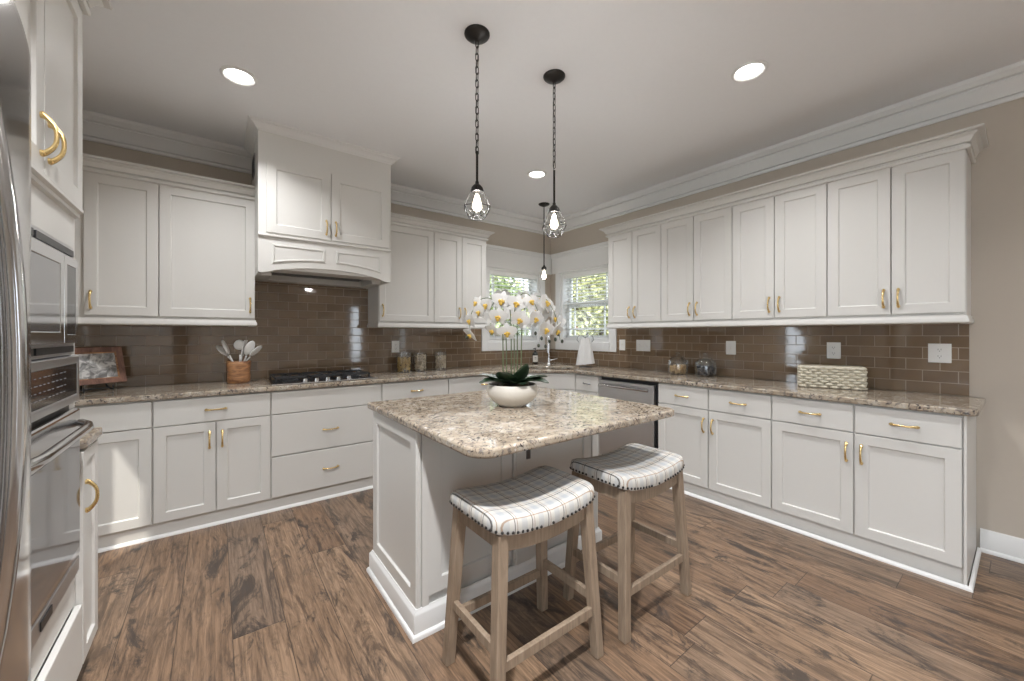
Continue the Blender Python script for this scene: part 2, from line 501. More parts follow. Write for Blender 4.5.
# glazed openings: (wall, from, to, sill, head)
LO = [(-7.0, -4.25, 0.0, 2.45), (-1.60, -1.22, 0.0, 2.10)]       # left wall
FO = [(-.74, -.40, 0.0, 2.10)]                                   # wall behind the camera
wl = MB(); ys = YF - WT
for a, b_, z0, z1 in LO:
    wl.box(XL - WT, XL, ys, a, 0, ZC); wl.box(XL - WT, XL, a, b_, z1, ZC); ys = b_
wl.box(XL - WT, XL, ys, 0, 0, ZC)
struct('wall_left', wl, M['wall'])
wf = MB(); xs = XL
for a, b_, z0, z1 in FO:
    wf.box(xs, a, YF - WT, YF, 0, ZC); wf.box(a, b_, YF - WT, YF, z1, ZC); xs = b_
wf.box(xs, 0, YF - WT, YF, 0, ZC)
struct('wall_front', wf, M['wall'])
def glazed_door(i, M4, w, z1, n):
    r = MB(); y0, y1 = .05, .10
    for k in range(n + 1):
        x = w*k/n
        r.box(max(0, x - .05), min(w, x + .05), y0, y1, 0, z1)
    for k in range(n):
        r.box(w*k/n + .05 if k else .05, w*(k + 1)/n - .05, y0, y1, z1 - .08, z1).box(w*k/n + .05 if k else .05, w*(k + 1)/n - .05, y0, y1, 0, .12)
    d = struct('door_%d' % i, r, M['trim']); d.matrix_world = M4
    MB().box(.04, w - .04, .072, .078, .1, z1 - .05).build('pane', M['pane'], d)
    cs = MB().box(-.09, 0, -.018, 0, 0, z1 + .09).box(w, w + .09, -.018, 0, 0, z1 + .09).box(0, w, -.018, 0, z1, z1 + .09)
    cs.build('casing', M['trim'], d)
    pl = bpy.data.lights.new('daylight_portal', 'AREA'); pl.shape = 'RECTANGLE'; pl.size = w; pl.size_y = z1
    pl.cycles.is_portal = True
    po = bpy.data.objects.new('daylight_portal', pl); COL.objects.link(po)
    po.matrix_world = M4 @ Matrix.Translation((w/2, WT + .02, z1/2)) @ Matrix.Rotation(-PI/2, 4, 'X')
ML4 = Matrix.Rotation(PI/2, 4, 'Z'); MF4 = Matrix.Rotation(PI, 4, 'Z')
glazed_door(1, Matrix.Translation((XL, LO[0][0], 0)) @ ML4, LO[0][1] - LO[0][0], 2.45, 3)  # wide unseen glazing, added to let daylight in from behind left
glazed_door(2, Matrix.Translation((XL, LO[1][0], 0)) @ ML4, LO[1][1] - LO[1][0], 2.10, 1)
glazed_door(3, Matrix.Translation((FO[0][1], YF, 0)) @ MF4, FO[0][1] - FO[0][0], 2.10, 1)

w3 = MB()
a, b_, z0, z1 = RW
w3.box(-.02, 0, a - .09, a, z0 - .09, z1 + .09).box(-.02, 0, b_, b_ + .09, z0 - .09, z1 + .09).box(-.02, 0, a, b_, z0 - .09, z0).box(-.02, 0, a, b_, z1, z1 + .09)
for y0, y1 in ((a, a + .045), (b_ - .045, b_)): w3.box(.05, .10, y0, y1, z0, z1)
for q0, q1 in ((z0, z0 + .045), ((z0 + z1)/2 - .025, (z0 + z1)/2 + .025), (z1 - .045, z1)): w3.box(.05, .10, a + .045, b_ - .045, q0, q1)
w3 = struct('window_3', w3, M['trim'])
MB().box(.072, .078, a + .03, b_ - .03, z0 + .03, z1 - .03).build('pane', M['pane'], w3)

# ceiling crown around the room (stops at the hood), baseboards
CP = [(0, ZC - .168), (.012, ZC - .168), (.016, ZC - .162), (.016, ZC - .150), (.006, ZC - .147), (.006, ZC - .141), (.022, ZC - .138), (.034, ZC - .116), (.052, ZC - .088), (.072, ZC - .066), (.062, ZC - .061), (.062, ZC - .054), (.082, ZC - .050),
      (.096, ZC - .034), (.104, ZC - .028), (.106, ZC - .020), (.106, ZC - .002), (0, ZC - .002)]
HX0, HX1, HY = -3.405, -2.450, -0.640     # hood
struct('trim_1', MB().sweep(CP, [(XL, 0, 1, -1), (HX0, 0, 0, -1)]), M['trim'], 24)
struct('trim_2', MB().sweep(CP, [(HX1, 0, 0, -1), (0, 0, -1, -1), (0, YF, -1, 1), (XL, YF, 1, 1), (XL, 0, 1, -1)]), M['trim'], 24)
BP = [(0, 0), (0.026, 0), (0.026, 0.010), (0.020, 0.020), (0.015, 0.022), (0.015, 0.105), (0.011, 0.112), (0.010, 0.124), (0.004, 0.132), (0, 0.133)]
struct('baseboard_right', MB().sweep(BP, [(0, ENDY - .022, -1, 0), (0, YF, -1, 0)]), M['trim'], 40)
struct('baseboard_left', MB().sweep(BP, [(XL, -4.14, 1, 0), (XL, -3.76, 1, 0)]), M['trim'], 40)

# tiled splashback
ta = MB()
ta.box(XL, -1.13, -.010, 0, H, 1.43).box(-1.13, 0, -.010, 0, H, 1.095).box(HX0, HX1, -.0100, 0, 1.43, 1.76)
struct('trim_3', ta, M['tilex'])
tb = MB()
tb.box(-.010, 0, -1.11, -.010, H, 1.095).box(-.010, 0, ENDY + .020, -1.11, H, 1.41)
struct('trim_4', tb, M['tiley'])

# windows: casing, frame, two sashes with panes
def window(idx, c0, c1, M4, side0, side1):
    """local: x along the wall, y into the wall, z up"""
    cs = MB()
    cw = 0.092
    cs.box(c0 - cw, c0, -.022, 0, WZ0 - .105, WZ1).box(c1, c1 + cw, -.022, 0, WZ0 - .105, WZ1)
    cs.box(c0, c1, -.022, 0, WZ0 - .105, WZ0)
    root = cs.build('window_%d' % idx, M['trim'], None, None, .003)
    root['kind'] = 'structure'
    root.matrix_world = M4
    hd = MB()
    hd.box(side0, side1, -.024, 0, WZ1, WZ1 + .215)
    hd.box(side0, side1, -.034, 0, WZ1 + .205, WZ1 + .225).box(side0, side1, -.046, 0, WZ1 + .225, WZ1 + .262)
    hd.box(side0, side1, -.030, 0, WZ1 - .002, WZ1 + .014)
    hd.build('header', M['trim'], root, None, .003)
    fr = MB()
    for x0, x1 in ((c0, c0 + .03), (c1 - .03, c1)): fr.box(x0, x1, -.004, WT, WZ0, WZ1)
    fr.box(c0 + .03, c1 - .03, -.004, WT, WZ0, WZ0 + .03).box(c0 + .03, c1 - .03, -.004, WT, WZ1 - .03, WZ1)
    fr.build('frame', M['trim'], root)
    zm = (WZ0 + WZ1)/2 + .03
    for z0, z1, y in ((WZ0 + .03, zm + .03, .075), (zm - .03, WZ1 - .03, .112)):
        sx0, sx1 = c0 + .03, c1 - .03
        s = MB(); t = .045
        s.box(sx0, sx0 + t, y, y + .03, z0, z1).box(sx1 - t, sx1, y, y + .03, z0, z1)
        s.box(sx0 + t, sx1 - t, y, y + .03, z0, z0 + t).box(sx0 + t, sx1 - t, y, y + .03, z1 - t, z1)
        # prairie style bars near the edges
        for xb in (sx0 + t + .085, sx1 - t - .085): s.box(xb - .008, xb + .008, y + .006, y + .024, z0 + t, z1 - t)
        if y < .1:
            s.box(sx0 + t, sx1 - t, y + .007, y + .023, z0 + t + .085 - .008, z0 + t + .085 + .008)
        sa = s.build('sash', M['trim'], root)
        MB().box(sx0 + t, sx1 - t, y + .0135, y + .0165, z0 + t, z1 - t).build('pane', M['pane'], sa)
    return root
MA4 = Matrix.Identity(4)
MB4 = Matrix.Rotation(-PI/2, 4, 'Z')        # local x -> -y, local y -> +x
window(1, WA0, WA1, MA4, -1.13, -.0005)
window(2, -WB1, -WB0, MB4, .0465, 1.11)

def blind(c0, c1, M4, label):
    root = thing('window_blind', label, 'blind', group='white slat blinds on the corner windows')
    root.matrix_world = M4 @ Matrix.Translation(((c0 + c1)/2, .035, 0))
    w = (c1 - c0)/2 - .034
    MB().box(-w, w, -.030, .030, WZ1 - .085, WZ1 - .032).build('headrail', M['blind'], root, None, .003)
    s = MB(); z = WZ1 - .115; n = 0
    while z > WZ0 + .075:
        ring = []
        a = R(-6)
        pts = [(-.024, -.0012), (0, .0012), (.024, -.0012), (.024, .0014), (0, .0038), (-.024, .0014)]
        pts = [(u*math.cos(a) - q*math.sin(a), u*math.sin(a) + q*math.cos(a)) for u, q in pts]
        s.prism([(u, z + q) for u, q in pts], -w + .004, w - .004, 'x')
        z -= .0445; n += 1
    s.build('slats', M['blind'], root)
    MB().box(-w, w, -.026, .026, WZ0 + .036, WZ0 + .054).build('bottom_rail', M['blind'], root, None, .002)
    for k, x in enumerate((-w*.72, 0.0, w*.72)):
        t = MB()
        for yy in (-.0262, .0262): t.box(x - .001, x + .001, yy - .0006, yy + .0006, WZ0 + .05, WZ1 - .08)
        t.build('ladder_cord', M['blind'], root)
    MB().tube([(-w + .06, -.034, WZ1 - .07), (-w + .055, -.036, WZ1 - .5)], .004, 6).build('tilt_wand', M['blind'], root)
blind(WA0, WA1, MA4, 'white slat blind in the corner window on the cooktop wall, behind the orchid')
blind(-WB1, -WB0, MB4, 'white slat blind in the corner window beside the towel stand')

# ------------------------------------------------------------------ cabinet parts
FRA = lambda x, y=0: ((x, y, 0), 0.0)                    # on the back wall, faces -y
FRB = lambda y: ((0, y, 0), -PI/2)                       # on the right wall, faces -x, local x -> -y
FRC = lambda y: ((XL, y, 0), PI/2)                       # on the left wall, faces +x, local x -> +y

def pull_mesh(L=.122, out=.030):
    m = MB(); path = []; rad = []
    n = 14
    for k in range(n + 1):
        t = -1 + 2*k/n
        path.append((t*L*.44, -(.004 + (out - .004)*(1 - abs(t)**2.6)), 0)); rad.append(.0052 + .0030*abs(t)**3)
    m.tube(path, rad, 8)
    for s in (-1, 1):
        m.tube([(s*L*.42, 0, 0), (s*L*.42, -.006, 0)], .0085, 10)
        m.tube([(s*L*.47, -.004, 0), (s*L*.50, -.003, 0)], [.006, .003], 8)
    return m
PULL = pull_mesh().mesh('handle', M['gold'], 50)
PULLD = pull_mesh(.10, .026).mesh('dark_handle', M['nickel'], 50)
def pull(parent, x, y, z, vertical, mesh=None, lab='brushed gold bow handle'):
    o = link('handle', mesh or PULL, parent, 0, 2, (x, y, z), (0, PI/2 if vertical else 0, 0))
    o['label'] = lab
    return o

def shaker(mb, x0, x1, z0, z1, y, s=.058, t=.020, rec=.010, ch=.004):
    """panel door: front at y facing -y, back at y+t"""
    a = s + ch
    O = [(x0,y,z0),(x1,y,z0),(x1,y,z1),(x0,y,z1)]
    I = [(x0+s,y,z0+s),(x1-s,y,z0+s),(x1-s,y,z1-s),(x0+s,y,z1-s)]
    Q = [(x0+a,y+rec,z0+a),(x1-a,y+rec,z0+a),(x1-a,y+rec,z1-a),(x0+a,y+rec,z1-a)]
    B = [(x0,y+t,z0),(x1,y+t,z0),(x1,y+t,z1),(x0,y+t,z1)]
    f = []
    for i in range(4):
        j = (i+1) % 4
        f += [(i,j,4+j,4+i),(4+i,4+j,8+j,8+i),(i,12+i,12+j,j)]
    f += [(8,9,10,11),(15,14,13,12)]
    return mb.add(O+I+Q+B, f)
def door(root, x0, x1, z0, z1, y, h=None, hz=None, mat=None, s=.058, handles=True):
    d = shaker(MB(), x0, x1, z0, z1, y, s).build('door', mat or M['cab'], root, None, .0018)
    if h and handles:
        hx = x0 + .030 if h == 'l' else x1 - .030
        pull(d, hx, y, hz, True)
    return d
def drawer(root, x0, x1, z0, z1, y, h=True, mesh=None, lab='brushed gold bow handle'):
    d = MB().box(x0, x1, y, y + .020, z0, z1).build('drawer', M['cab'], root, None, .004, 3)
    if h: pull(d, (x0 + x1)/2, y, (z0 + z1)/2, False, mesh, lab)
    return d

YD, YB = -.622, -.602            # base door face, base body face
def base_body(root, x0, x1, toe=True):
    MB().box(x0, x1, YB, -.012, .10, H - SLAB - .001).build('body', M['cab'], root, None, .001)
    if toe:
        MB().box(x0, x1, YB + .004, YB + .022, .0, .10).build('toe_kick', M['cab'], root)
G = .0045
def base_cab(label, fr, cols, z_dr=(.708, .868), z_do=(.102, .702), group='base cabinets along the walls', x_start=0.0, filler=None):
    """cols: list of (width, kind, handle side); kind 'dd' drawer over door, 'D' door only, 'stack' three drawers"""
    root = thing('base_cabinet', label, 'cabinet', fr[0], fr[1], group)
    w = sum(c[0] for c in cols)
    base_body(root, x_start, w)
    x = 0
    for cw, kind, h in cols:
        a, b_ = x + G, x + cw - G
        if kind == 'dd':
            drawer(root, a, b_, z_dr[0], z_dr[1], YD)
            door(root, a, b_, z_do[0], z_do[1], YD, h, .585)
        elif kind == 'door':
            door(root, a, b_, z_do[0], z_do[1], YD, h, .585)
        elif kind == 'stack':
            drawer(root, a, b_, .708, .868, YD, False)
            drawer(root, a, b_, .402, .702, YD); drawer(root, a, b_, .102, .394, YD)
        x += cw
    return root

# ---- base run on the back wall
c = base_cab('drawer and door base cabinet under the picture frame, partly behind the wall oven', FRA(-4.43), [(.472, 'dd', None)], x_start=-.21)
drop = [ch for ch in c.children if ch.name.startswith('drawer')]
for dch in drop:
    for hh in list(dch.children): bpy.data.objects.remove(hh)
c = base_cab('double door base cabinet with one wide drawer under the utensil crock', FRA(-3.958), [(.3165, 'door', 'r'), (.3165, 'door', 'l')])
drawer(c, G, .633 - G, .708, .868, YD)
base_cab('three drawer base cabinet directly under the gas cooktop', FRA(-3.325), [(.803, 'stack', None)])
c = base_cab('base cabinet with one drawer under the three glass canisters', FRA(-2.522), [(.3165, 'door', 'r'), (.3165, 'door', 'l')])
drawer(c, G, .633 - G, .708, .868, YD)
c = base_cab('base cabinet behind the orchid bowl, between the canister cabinet and the sink', FRA(-1.889), [(.4225, 'door', 'r'), (.4225, 'door', 'l')])
drawer(c, G, .845 - G, .708, .868, YD)
# ---- corner sink unit, front on the diagonal
sk = thing('sink_cabinet', 'diagonal white corner cabinet under the sink', 'cabinet', (-1.043, -.602, 0), -PI/4, 'base cabinets along the walls')
q = math.sqrt(.5)
def toloc(px, py):
    dx, dy = px + 1.043, py + .602
    return (dx*q - dy*q, dx*q + dy*q)
poly = [toloc(*p) for p in ((-1.043, -.602), (-.602, -1.043), (-.012, -1.043), (-.012, -.012), (-1.043, -.012))]
MB().prism(poly, .10, .68).build('body', M['cab'], sk)
MB().box(.0, .624, .0, .02, .68, H - SLAB - .001).build('front_rail', M['cab'], sk)
MB().box(.0, .624, .004, .022, 0, .10).build('toe_kick', M['cab'], sk)
drawer(sk, .012, .612, .708, .868, -.020, False)
door(sk, .012, .310, .102, .702, -.020, 'r', .585); door(sk, .314, .612, .102, .702, -.020, 'l', .585)
# ---- base run on the right wall
c = thing('base_cabinet', 'narrow white drawer cabinet with dark handle, between sink and dishwasher', 'cabinet', *FRB(-1.043), 'base cabinets along the walls')
base_body(c, 0, .325)
drawer(c, .012, .325 - G, .708, .868, YD, True, PULLD, 'dark nickel bow handle')
drawer(c, .012, .325 - G, .402, .702, YD, True, PULLD, 'dark nickel bow handle'); drawer(c, .012, .325 - G, .102, .394, YD, True, PULLD, 'dark nickel bow handle')
base_cab('two drawer two door base cabinet next to the dishwasher', FRB(-2.013), [(.430, 'dd', 'r'), (.430, 'dd', 'l')])
c = base_cab('two drawer two door base cabinet at the open end of the run, under the basket', FRB(-2.873), [(.4315, 'dd', 'r'), (.4250, 'dd', 'l')])
MB().box(.8575, .869, YD + .006, -.0, .0, H - SLAB - .001).build('end_panel', M['cab'], c, None, .0015)

# dishwasher
dw = thing('dishwasher', 'stainless steel dishwasher with bar handle built under the worktop', 'dishwasher', *FRB(-1.372))
MB().box(.004, .636, YB + .012, -.03, .02, H - SLAB - .001).build('tub', M['black'], dw)
dd = MB().box(.006, .610, YD - .012, YB + .012, .115, .845).build('door', M['steel'], dw, None, .004)
MB().tube([(.035, YD - .050, .800), (.581, YD - .050, .800)], .0125, 12).build('handle', M['steelsmooth'], dd, 60)
hp = MB()
for x in (.06, .556): hp.tube([(x, YD - .012, .800), (x, YD - .052, .800)], .008, 8)
hp.build('handle_post', M['steelsmooth'], dd)
MB().box(.006, .610, YB + .020, YB + .04, 0.0, .105).build('kick_plate', M['black'], dw)

# shoe moulding under the base runs (thin white strip on the floor)
SP = [(0, 0), (.016, 0), (.015, .008), (.010, .016), (.004, .0195), (0, .020)]
SH = .598
struct('trim_5', MB().sweep(SP, [(XL, -SH, 0, -1), (-1.045, -SH, -math.tan(PI/8)*0 + -0.0, -1), (-1.043 + .002, -SH, .414*-1*0, -1)]), M['trim'], 50)
struct('trim_6', MB().sweep(SP, [(-1.043, -SH, -.414, -1), (-SH, -1.043, -1, -.414), (-SH - .018, ENDY - .012, -1, -1), (-.012, ENDY - .012, 0, -1)]), M['trim'], 50)

# ------------------------------------------------------------------ worktops
def slab(poly, z0, z1, rad, name='slab'):
    """rounded corners where rad > 0"""
    out = []
    n = len(poly)
    for i, (x, y) in enumerate(poly):
        r = rad[i]
        if r <= 0: out.append((x, y)); continue
        p = Vector((x, y)); a = (Vector(poly[i-1]) - p).normalized(); b_ = (Vector(poly[(i+1) % n]) - p).normalized()
        ang = a.angle(b_); d = r/math.tan(ang/2)
        ctr = p + (a + b_).normalized()*(r/math.sin(ang/2))
        s = p + a*d - ctr; e = p + b_*d - ctr
        a0 = math.atan2(s.y, s.x); a1 = math.atan2(e.y, e.x)
        da = (a1 - a0 + PI) % (2*PI) - PI
        for k in range(9):
            t = a0 + da*k/8
            out.append((ctr.x + r*math.cos(t), ctr.y + r*math.sin(t)))
    return MB().prism(out, z0, z1)
CF = .640
wt = slab([(XL, -.011), (XL, -CF), (-1.052, -CF), (-CF, -1.052), (-CF, ENDY - .045), (-.011, ENDY - .045), (-.011, -.011)],
          H - SLAB, H, [0, 0, .05, .05, .045, 0, 0]).build('perimeter_countertop', M['granite'], None, 30, .008, 3)
tag(wt, 'L-shaped speckled granite countertop running along both walls', 'countertop')
# sink cut-out
cut = thing('sink', 'stainless undermount sink set in the corner countertop', 'sink', (-.655, -.655, 0), -PI/4)
cm = slab([(-.30, -.165), (.30, -.165), (.30, .19), (-.30, .19)], H - .2, H + .1, [.05]*4)
cutter = cm.build('sink_cutter', None); cutter.location = (-.655, -.655, 0); cutter.rotation_euler = (0, 0, -PI/4)
bo = wt.modifiers.new('cut', 'BOOLEAN'); bo.operation = 'DIFFERENCE'; bo.object = cutter; bo.solver = 'EXACT'
wt.modifiers.move(1, 0)
bpy.context.view_layer.update()
dg = bpy.context.evaluated_depsgraph_get()
me = bpy.data.meshes.new_from_object(wt.evaluated_get(dg))
wt.modifiers.clear(); wt.data = me
bpy.data.objects.remove(cutter)
def ringpts(x0, x1, y0, y1, z, r, n=6):
    pts = []
    for cx, cy, a in ((x1-r, y1-r, 0), (x0+r, y1-r, 90), (x0+r, y0+r, 180), (x1-r, y0+r, 270)):
        for k in range(n + 1):
            t = R(a + 90*k/n); pts.append((cx + r*math.cos(t), cy + r*math.sin(t), z))
    return pts
sb = MB()
sb.loft([ringpts(-.32, .32, -.185, .21, H - SLAB - .001, .06), ringpts(-.302, .302, -.167, .192, H - SLAB - .001, .05), ringpts(-.295, .295, -.16, .185, .72, .05),
         ringpts(-.25, .25, -.115, .14, .705, .03), ringpts(-.02, .02, 0, .03, .700, .01)], True, False)
sb.f.append(tuple(range(len(sb.v) - 28, len(sb.v))))
sb.build('basin', M['steel'], cut, 40)
MB().lathe([(.0, .703), (.035, .703), (.04, .709), (.03, .711), (.0, .708)], 16, (0, .015, 0)).build('drain', M['chrome'], cut, 40)

ict = slab([(-2.975, -2.862), (-1.775, -2.862), (-1.775, -1.708), (-2.975, -1.708)], H - SLAB, H, [.085, .06, .02, .02]).build('island_countertop', M['granite'], None, 30, .010, 3)
tag(ict, 'speckled granite slab on the kitchen island, orchid bowl standing on it', 'countertop')

# ------------------------------------------------------------------ island
IX0, IX1, IY0, IY1 = -2.962, -1.790, -2.352, -1.775
isl = thing('kitchen_island', 'white panelled kitchen island under the granite slab, behind the two stools', 'island', ((IX0 + IX1)/2, (IY0 + IY1)/2, 0))
ox, oy = (IX0 + IX1)/2, (IY0 + IY1)/2
hx, hy = (IX1 - IX0)/2, (IY1 - IY0)/2
MB().box(-hx + .02, hx - .02, -hy + .02, hy - .02, 0, H - SLAB - .0005).build('body', M['cab'], isl)
# left and right end panels
for s in (-1, 1):
    e = MB(); shaker(e, -hy + .004, hy - .004, .118, H - SLAB - .003, 0, .060, .0195, .011)
    e.xf(Matrix.Translation((s*hx, 0, 0)) @ Matrix.Rotation(-s*PI/2*-1, 4, 'Z'))
    e.build('end_panel', M['cab'], isl, None, .0018)
# front: corner posts with grooves, two panels, centre stile
zt = H - SLAB - .003
for s in (-1, 1):
    x = s*hx
    p = MB()
    for k, (a, b_, d) in enumerate(((.0045, .020, .0), (.020, .026, .009), (.026, .058, -.004))):
        p.box(x - s*a if s < 0 else x - b_, x - s*b_ if s < 0 else x - a, -hy + d, -hy + .02, .118, zt)
    p.build('corner_post', M['cab'], isl, None, .0015)
px = hx - .058
for a, b_ in ((-px, -.068), (.068, px)):
    e = shaker(MB(), a + .002, b_ - .002, .150, zt - .004, -hy + .004, .062, .0155, .010)
    e.build('front_panel', M['cab'], isl, None, .0015)
MB().box(-.066, .066, -hy - .004, -hy + .02, .118, zt).box(-.050, .050, -hy - .008, -hy - .003, .118, zt).build('center_stile', M['cab'], isl, None, .0015)
br = MB()
br.box(-.022, .034, -hy - .014, -hy - .009, H - SLAB - .110, zt).box(-.016, .022, -hy - .30, -hy - .009, H - SLAB - .0075, H - SLAB - .0015)
b_ = br.build('support_bracket', M['steel'], isl); b_['label'] = 'grey steel support bracket'
ol = MB().box(.012, .040, -hy - .012, -hy - .0075, H - SLAB - .235, H - SLAB - .150).build('outlet', M['nickel'], isl, None, .002); ol['label'] = 'small grey outlet'
bb = MB()
IB = [(0, 0), (.026, 0), (.026, .012), (.020, .022), (.015, .024), (.015, .098), (.012, .104), (.006, .110), (.003, .118), (-.004, .118), (-.004, 0)]
bb.sweep(IB, [(-hx, -hy, -1, -1), (hx, -hy, 1, -1), (hx, hy, 1, 1), (-hx, hy, -1, 1)], True)
bb.build('plinth', M['trim'], isl, 40)
for a, b_, h in ((-hx + .06, -.003, 'r'), (.003, hx - .06, 'l')):
    d = shaker(MB(), -b_, -a, .130, zt - .01, -hy - .0, .058, .019, .010)
    d.xf(Matrix.Rotation(PI, 4, 'Z')); d = d.build('door', M['cab'], isl, None, .0018)
    hxx = b_ - .03 if h == 'r' else a + .03
    o = pull(d, hxx, hy, .74, True); o.rotation_euler = (0, PI/2, PI)

# ------------------------------------------------------------------ upper cabinets
UY, UYB = -.337, -.317
def upper(label, fr, cols, group='upper cabinets along the walls', x_start=0, x_end=None):
    root = thing('upper_cabinet', label, 'cabinet', fr[0], fr[1], group)
    w = sum(c[0] for c in cols)
    MB().box(x_start, x_end if x_end else w, UYB, -.0005, UB, UT).build('body', M['cab'], root, None, .001)
    x = 0
    for cw, h in cols:
        door(root, x + .003, x + cw - .003, 1.414, 2.318, UY, h, 1.512)
        x += cw
    return root
upper('double door upper cabinet left of the range hood, above the picture frame', FRA(-4.308), [(.355, 'l'), (.552, 'r')], x_start=-.35, x_end=.905)
upper('single door upper cabinet immediately right of the range hood', FRA(-2.451), [(.550, 'l')])
upper('narrow two door upper cabinet beside the window, behind the orchid', FRA(-1.901), [(.322, 'r'), (.305, 'l')])
ub = [(-1.248, -1.865), (-1.865, -2.494), (-2.494, -3.106), (-3.106, -3.722)]
ul = ['first pair of upper cabinet doors right of the corner window', 'pair of upper cabinet doors above the light switches and the glass jars',
      'pair of upper cabinet doors above the dark jar and left end of the basket', 'last pair of upper cabinet doors, at the open end of the right wall']
sp = [(.300, .317), (.310, .319), (.298, .314), (.315, .301)]
for (a, b_), lab, (w1, w2) in zip(ub, ul, sp):
    upper('white ' + lab, FRB(a), [(w1, 'r'), (w2, 'l')])
# crown on the upper cabinets and light rail under them
UC = [(0, 2.318), (.012, 2.318), (.016, 2.324), (.016, 2.334), (.010, 2.339), (.001, 2.341), (.001, 2.349), (.016, 2.352), (.020, 2.360), (.030, 2.378), (.046, 2.389), (.040, 2.391), (.040, 2.396), (.062, 2.398), (.066, 2.405), (.062, 2.412), (0, 2.412)]
def crown(name, label, path):
    o = MB().sweep(UC, path).build(name, M['cab'], None, 24)
    tag(o, label, 'moulding', 'crown mouldings on the upper cabinets'); return o
crown('cabinet_crown', 'white crown moulding on the upper cabinet left of the hood', [(XL, UY, 0, -1), (-3.406, UY, 0, -1)])
crown('cabinet_crown', 'white crown moulding on the upper cabinets between hood and window', [(-2.449, UY, 0, -1), (-1.272, UY, 1, -1), (-1.272, -.001, 1, 0)])
crown('cabinet_crown', 'long white crown moulding on the upper cabinets of the right wall', [(-.001, -1.246, 0, 1), (UY, -1.246, -1, 1), (UY, -3.724, -1, -1), (-.001, -3.724, 0, -1)])
LR = [(-.03, 1.354), (.004, 1.354), (.010, 1.360), (.010, 1.378), (.004, 1.386), (.003, 1.3995), (-.03, 1.3995)]
def rail(label, path):
    o = MB().sweep(LR, path).build('light_rail', M['cab'], None, 40)
    tag(o, label, 'moulding', 'light rails under the upper cabinets')
rail('white light rail under the upper cabinet left of the hood', [(XL, UY, 0, -1), (-3.400, UY, 1, -1), (-3.400, -.012, 1, 0)])
rail('white light rail under the upper cabinets between hood and window', [(-2.453, -.012, -1, 0), (-2.453, UY, -1, -1), (-1.272, UY, 1, -1), (-1.272, -.012, 1, 0)])
rail('long white light rail under the upper cabinets of the right wall', [(-.012, -1.246, 0, 1), (UY, -1.246, -1, 1), (UY, -3.724, -1, -1), (-.012, -3.724, 0, -1)])

# ------------------------------------------------------------------ range hood
hd = thing('range_hood', 'tall white wooden range hood with arched apron above the cooktop', 'range hood', ((HX0 + HX1)/2, 0, 0))
hw = (HX1 - HX0)/2
MB().box(-hw, hw, HY, -.0005, 2.004, ZC - .001).build('chase', M['cab'], hd, None, .002)
HC = [(0, ZC - .060), (.006, ZC - .060), (.010, ZC - .052), (.016, ZC - .050), (.024, ZC - .036), (.038, ZC - .024), (.046, ZC - .020), (.046, ZC - .015), (.056, ZC - .012), (.060, ZC - .002), (0, ZC - .002)]
MB().sweep(HC, [(-hw, -.11, -1, 0), (-hw, HY, -1, -1), (hw, HY, 1, -1), (hw, -.11, 1, 0)]).build('crown', M['trim'], hd, 24)
for a, b_, h in ((-hw + .05, -.004, 'r'), (.004, hw - .022, 'l')):
    door(hd, a, b_, 2.022, 2.545, HY - .012, h, 2.115, s=.062)
# ledge + apron with an arch
MB().box(-hw - .002, hw + .002, HY - .012, HY + .05, 1.994, 2.010).build('ledge', M['cab'], hd, None, .004)
def arch_z(x):
    t = x/(hw*.90)
    return 1.734 + (.062*(1 - t*t)**.75 if abs(t) < 1 else 0)
N = 32
ap = MB(); vs = []
for k in range(N + 1):
    x = -hw + 2*hw*k/N
    for yy in (HY + .004, HY + .024):
        vs += [(x, yy, arch_z(x)), (x, yy, 1.995)]
fs = []
for k in range(N):
    a, b_ = 4*k, 4*(k + 1)
    fs += [(a, b_, b_+1, a+1), (a+2, a+3, b_+3, b_+2), (a, a+2, b_+2, b_), (a+1, b_+1, b_+3, a+3)]
fs += [(0, 1, 3, 2), (4*N, 4*N+2, 4*N+3, 4*N+1)]
ap.add(vs, fs).build('apron', M['cab'], hd)
for s in (-1, 1):
    pm = MB(); Np = 12
    x_in, x_out = .040, hw - .085
    # raised rim following the arch
    def rim(off, y):
        top = [(x_in + off, y, 1.945 - off), (x_out - off, y, 1.945 - off)]
        bot = []
        for k in range(Np + 1):
            x = x_out - off - (x_out - x_in - 2*off)*k/Np
            bot.append((x, y, min(arch_z(x) + .052 + off, 1.93 - off)))
        return [(s*p[0], p[1], p[2]) for p in top + bot]
    pm.loft([rim(0, HY + .005), rim(.004, HY - .004), rim(.013, HY - .004), rim(.017, HY + .002), rim(.04, HY + .002)], True, False)
    n_ = len(rim(0, 0)); pm.f.append(tuple(range(4*n_, 5*n_)))
    pm.build('apron_panel', M['cab'], hd)
sdm = MB()
for s in (-1, 1):
    sdm.box(min(s*hw, s*(hw - .02)), max(s*hw, s*(hw - .02)), HY + .024, -.0105, 1.734, 2.004)
sdm.build('side_panel', M['cab'], hd)
un = MB().box(-hw + .02, hw - .02, HY + .024, -.46 + .02, 1.80, 1.815)
un.box(-hw + .02, hw - .02, -.13, -.0105, 1.738, 1.80).box(-hw + .02, -hw + .10, -.44, -.13, 1.738, 1.80).box(hw - .10, hw - .02, -.44, -.13, 1.738, 1.80)
un.box(-hw + .02, hw - .02, HY + .024, -.44, 1.765, 1.80)
un.build('liner_frame', M['cab'], hd, None, .003)
ins = MB().box(-hw + .10, hw - .10, -.44, -.13, 1.79, 1.81).build('vent_insert', M['steel'], hd); ins['label'] = 'grey metal vent insert'
fl = MB()
for k in range(9):
    y = -.42 + k*.032
    fl.box(-hw + .13, hw - .13, y, y + .014, 1.782, 1.79)
fl.build('filter_baffle', M['nickel'], ins)
